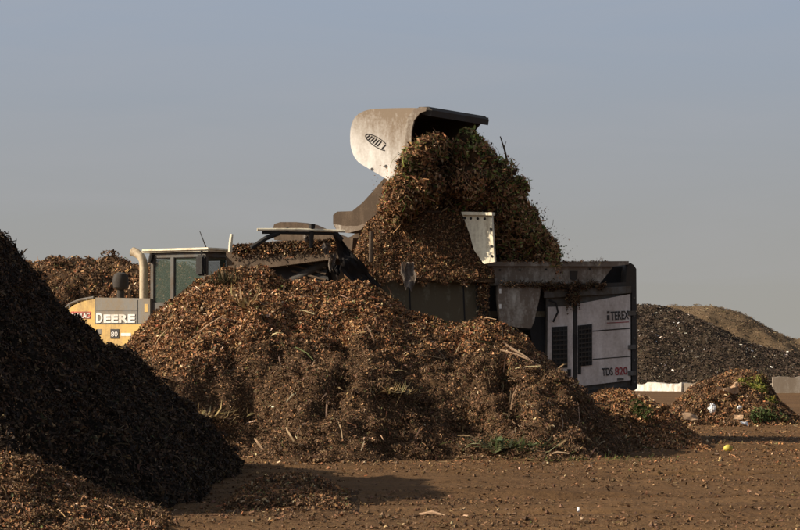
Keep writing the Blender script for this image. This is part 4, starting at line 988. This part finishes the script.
rag('blue-grey rag hanging lowest at the hopper corner', 334, 341, 265, 279, 43.7, 'navy', 14)

# ---------------------------------------------------------------- barriers
def barrier(label, x0px, x1px, Y0, Y1, h, mt, dip=.0, seed=0):
    a = Vector((PX(x0px, Y0), Y0, 0)); b = Vector((PX(x1px, Y1), Y1, 0)); L = (b-a).length
    bm = bmesh.new(); n = 40
    hs = [h*(1-dip*(.5+.5*float(noise(np.array([i*.45]), np.array([seed*1.]), s=seed)[0]))) for i in range(n+1)]
    prev = None
    for i in range(n+1):
        x = L*i/n; r = [bm.verts.new((x, -.25, -.1)), bm.verts.new((x, -.2, hs[i])), bm.verts.new((x, .2, hs[i])), bm.verts.new((x, .25, -.1))]
        if prev:
            for k in range(4): bm.faces.new((prev[k], prev[(k+1) % 4], r[(k+1) % 4], r[k]))
        else: bm.faces.new(r)
        prev = r
    bm.faces.new(prev[::-1]); o = bobj('concrete_barrier', bm, M[mt]); o.location = a; o.rotation_euler.z = math.atan2(b.y-a.y, b.x-a.x); tag(o, label, 'barrier')
barrier('low bright white concrete strip beyond the engine box', 600, 684, 107, 104, .40, 'paleconc', .35, 1)
barrier('long low grey concrete barrier behind the right pile', 686, 802, 104, 101, .42, 'concrete', .25, 2)
barrier('taller pale grey concrete block at the right edge of the view', 772, 900, 100, 99.5, .72, 'concrete', .15, 3)

# ------------------------------------------------------------------ light, sky, camera
sl = bpy.data.lights.new('sun', 'SUN'); sl.energy = 5.0; sl.angle = R(.53); sl.color = (1, .85, .66)
so = bpy.data.objects.new('sun', sl); C.objects.link(so)
a = R(SUN_AZ); e = R(SUN_EL)
sdir = Vector((-math.cos(e)*math.cos(a), -math.cos(e)*math.sin(a), math.sin(e)))
so.rotation_euler = sdir.to_track_quat('Z', 'Y').to_euler(); so.location = sdir*100
w = bpy.data.worlds.new('World'); S.world = w; w.use_nodes = True; nt = w.node_tree
bg = nt.nodes['Background']; sky = nt.nodes.new('ShaderNodeTexSky'); sky.sky_type = 'NISHITA'; sky.sun_disc = False
sky.sun_elevation = e; sky.sun_rotation = math.atan2(sdir.x, sdir.y); sky.dust_density = 4.0; sky.air_density = 1.0; sky.ozone_density = 1.5
hs = nt.nodes.new('ShaderNodeHueSaturation'); hs.inputs['Saturation'].default_value = .55; hs.inputs['Value'].default_value = .85
nt.links.new(sky.outputs[0], hs.inputs['Color'])
# dusty veil low over the site and thin cirrus above
tc = nt.nodes.new('ShaderNodeTexCoord'); sp_ = nt.nodes.new('ShaderNodeSeparateXYZ'); nt.links.new(tc.outputs['Generated'], sp_.inputs[0])
mr = nt.nodes.new('ShaderNodeMapRange'); mr.inputs['From Min'].default_value = -.01; mr.inputs['From Max'].default_value = .20; mr.inputs['To Min'].default_value = 1; mr.inputs['To Max'].default_value = .0
mr.interpolation_type = 'SMOOTHSTEP'
nt.links.new(sp_.outputs['Z'], mr.inputs['Value'])
mx = nt.nodes.new('ShaderNodeMixRGB'); mx.inputs['Color2'].default_value = (3.08, 2.90, 2.50, 1)
ml = nt.nodes.new('ShaderNodeMath'); ml.operation = 'MULTIPLY'; ml.inputs[1].default_value = .92
nt.links.new(mr.outputs[0], ml.inputs[0]); nt.links.new(ml.outputs[0], mx.inputs['Fac'])
mx0 = nt.nodes.new('ShaderNodeMixRGB'); mx0.inputs['Color2'].default_value = (2.66, 3.30, 4.35, 1)
mz = nt.nodes.new('ShaderNodeMapRange'); mz.inputs['From Min'].default_value = .16; mz.inputs['From Max'].default_value = .45; mz.inputs['To Min'].default_value = .9; mz.inputs['To Max'].default_value = .0
nt.links.new(sp_.outputs['Z'], mz.inputs['Value']); nt.links.new(mz.outputs[0], mx0.inputs['Fac'])
nt.links.new(hs.outputs[0], mx0.inputs['Color1']); nt.links.new(mx0.outputs[0], mx.inputs['Color1'])
mp = nt.nodes.new('ShaderNodeMapping'); mp.inputs['Scale'].default_value = (3, 3, 22); mp.inputs['Rotation'].default_value = (0, R(12), 0); nt.links.new(tc.outputs['Generated'], mp.inputs[0])
nz = nt.nodes.new('ShaderNodeTexNoise'); nz.inputs['Scale'].default_value = 2.2; nz.inputs['Detail'].default_value = 5; nz.inputs['Distortion'].default_value = .6; nt.links.new(mp.outputs[0], nz.inputs[0])
rp = nt.nodes.new('ShaderNodeMapRange'); rp.inputs['From Min'].default_value = .42; rp.inputs['From Max'].default_value = .85; rp.inputs['To Max'].default_value = .32; nt.links.new(nz.outputs['Fac'], rp.inputs['Value'])
mx2 = nt.nodes.new('ShaderNodeMixRGB'); mx2.inputs['Color2'].default_value = (3.4, 3.4, 3.6, 1); nt.links.new(rp.outputs[0], mx2.inputs['Fac']); nt.links.new(mx.outputs[0], mx2.inputs['Color1'])
nt.links.new(mx2.outputs[0], bg.inputs['Color']); bg.inputs['Strength'].default_value = .09

cam = bpy.data.cameras.new('camera'); co = bpy.data.objects.new('camera', cam); C.objects.link(co); S.camera = co
cam.sensor_width = 36; cam.lens = 36*F/800; cam.clip_end = 20000; cam.clip_start = .5
co.location = (0, 0, EYE); co.rotation_euler = (R(90)+math.atan((YH-265)/F), 0, 0)
S.render.engine = 'CYCLES'
S.view_settings.view_transform = 'Standard'; S.view_settings.look = 'None'; S.view_settings.gamma = 1; S.view_settings.exposure = .4
S.render.resolution_x = 1024; S.render.resolution_y = 678
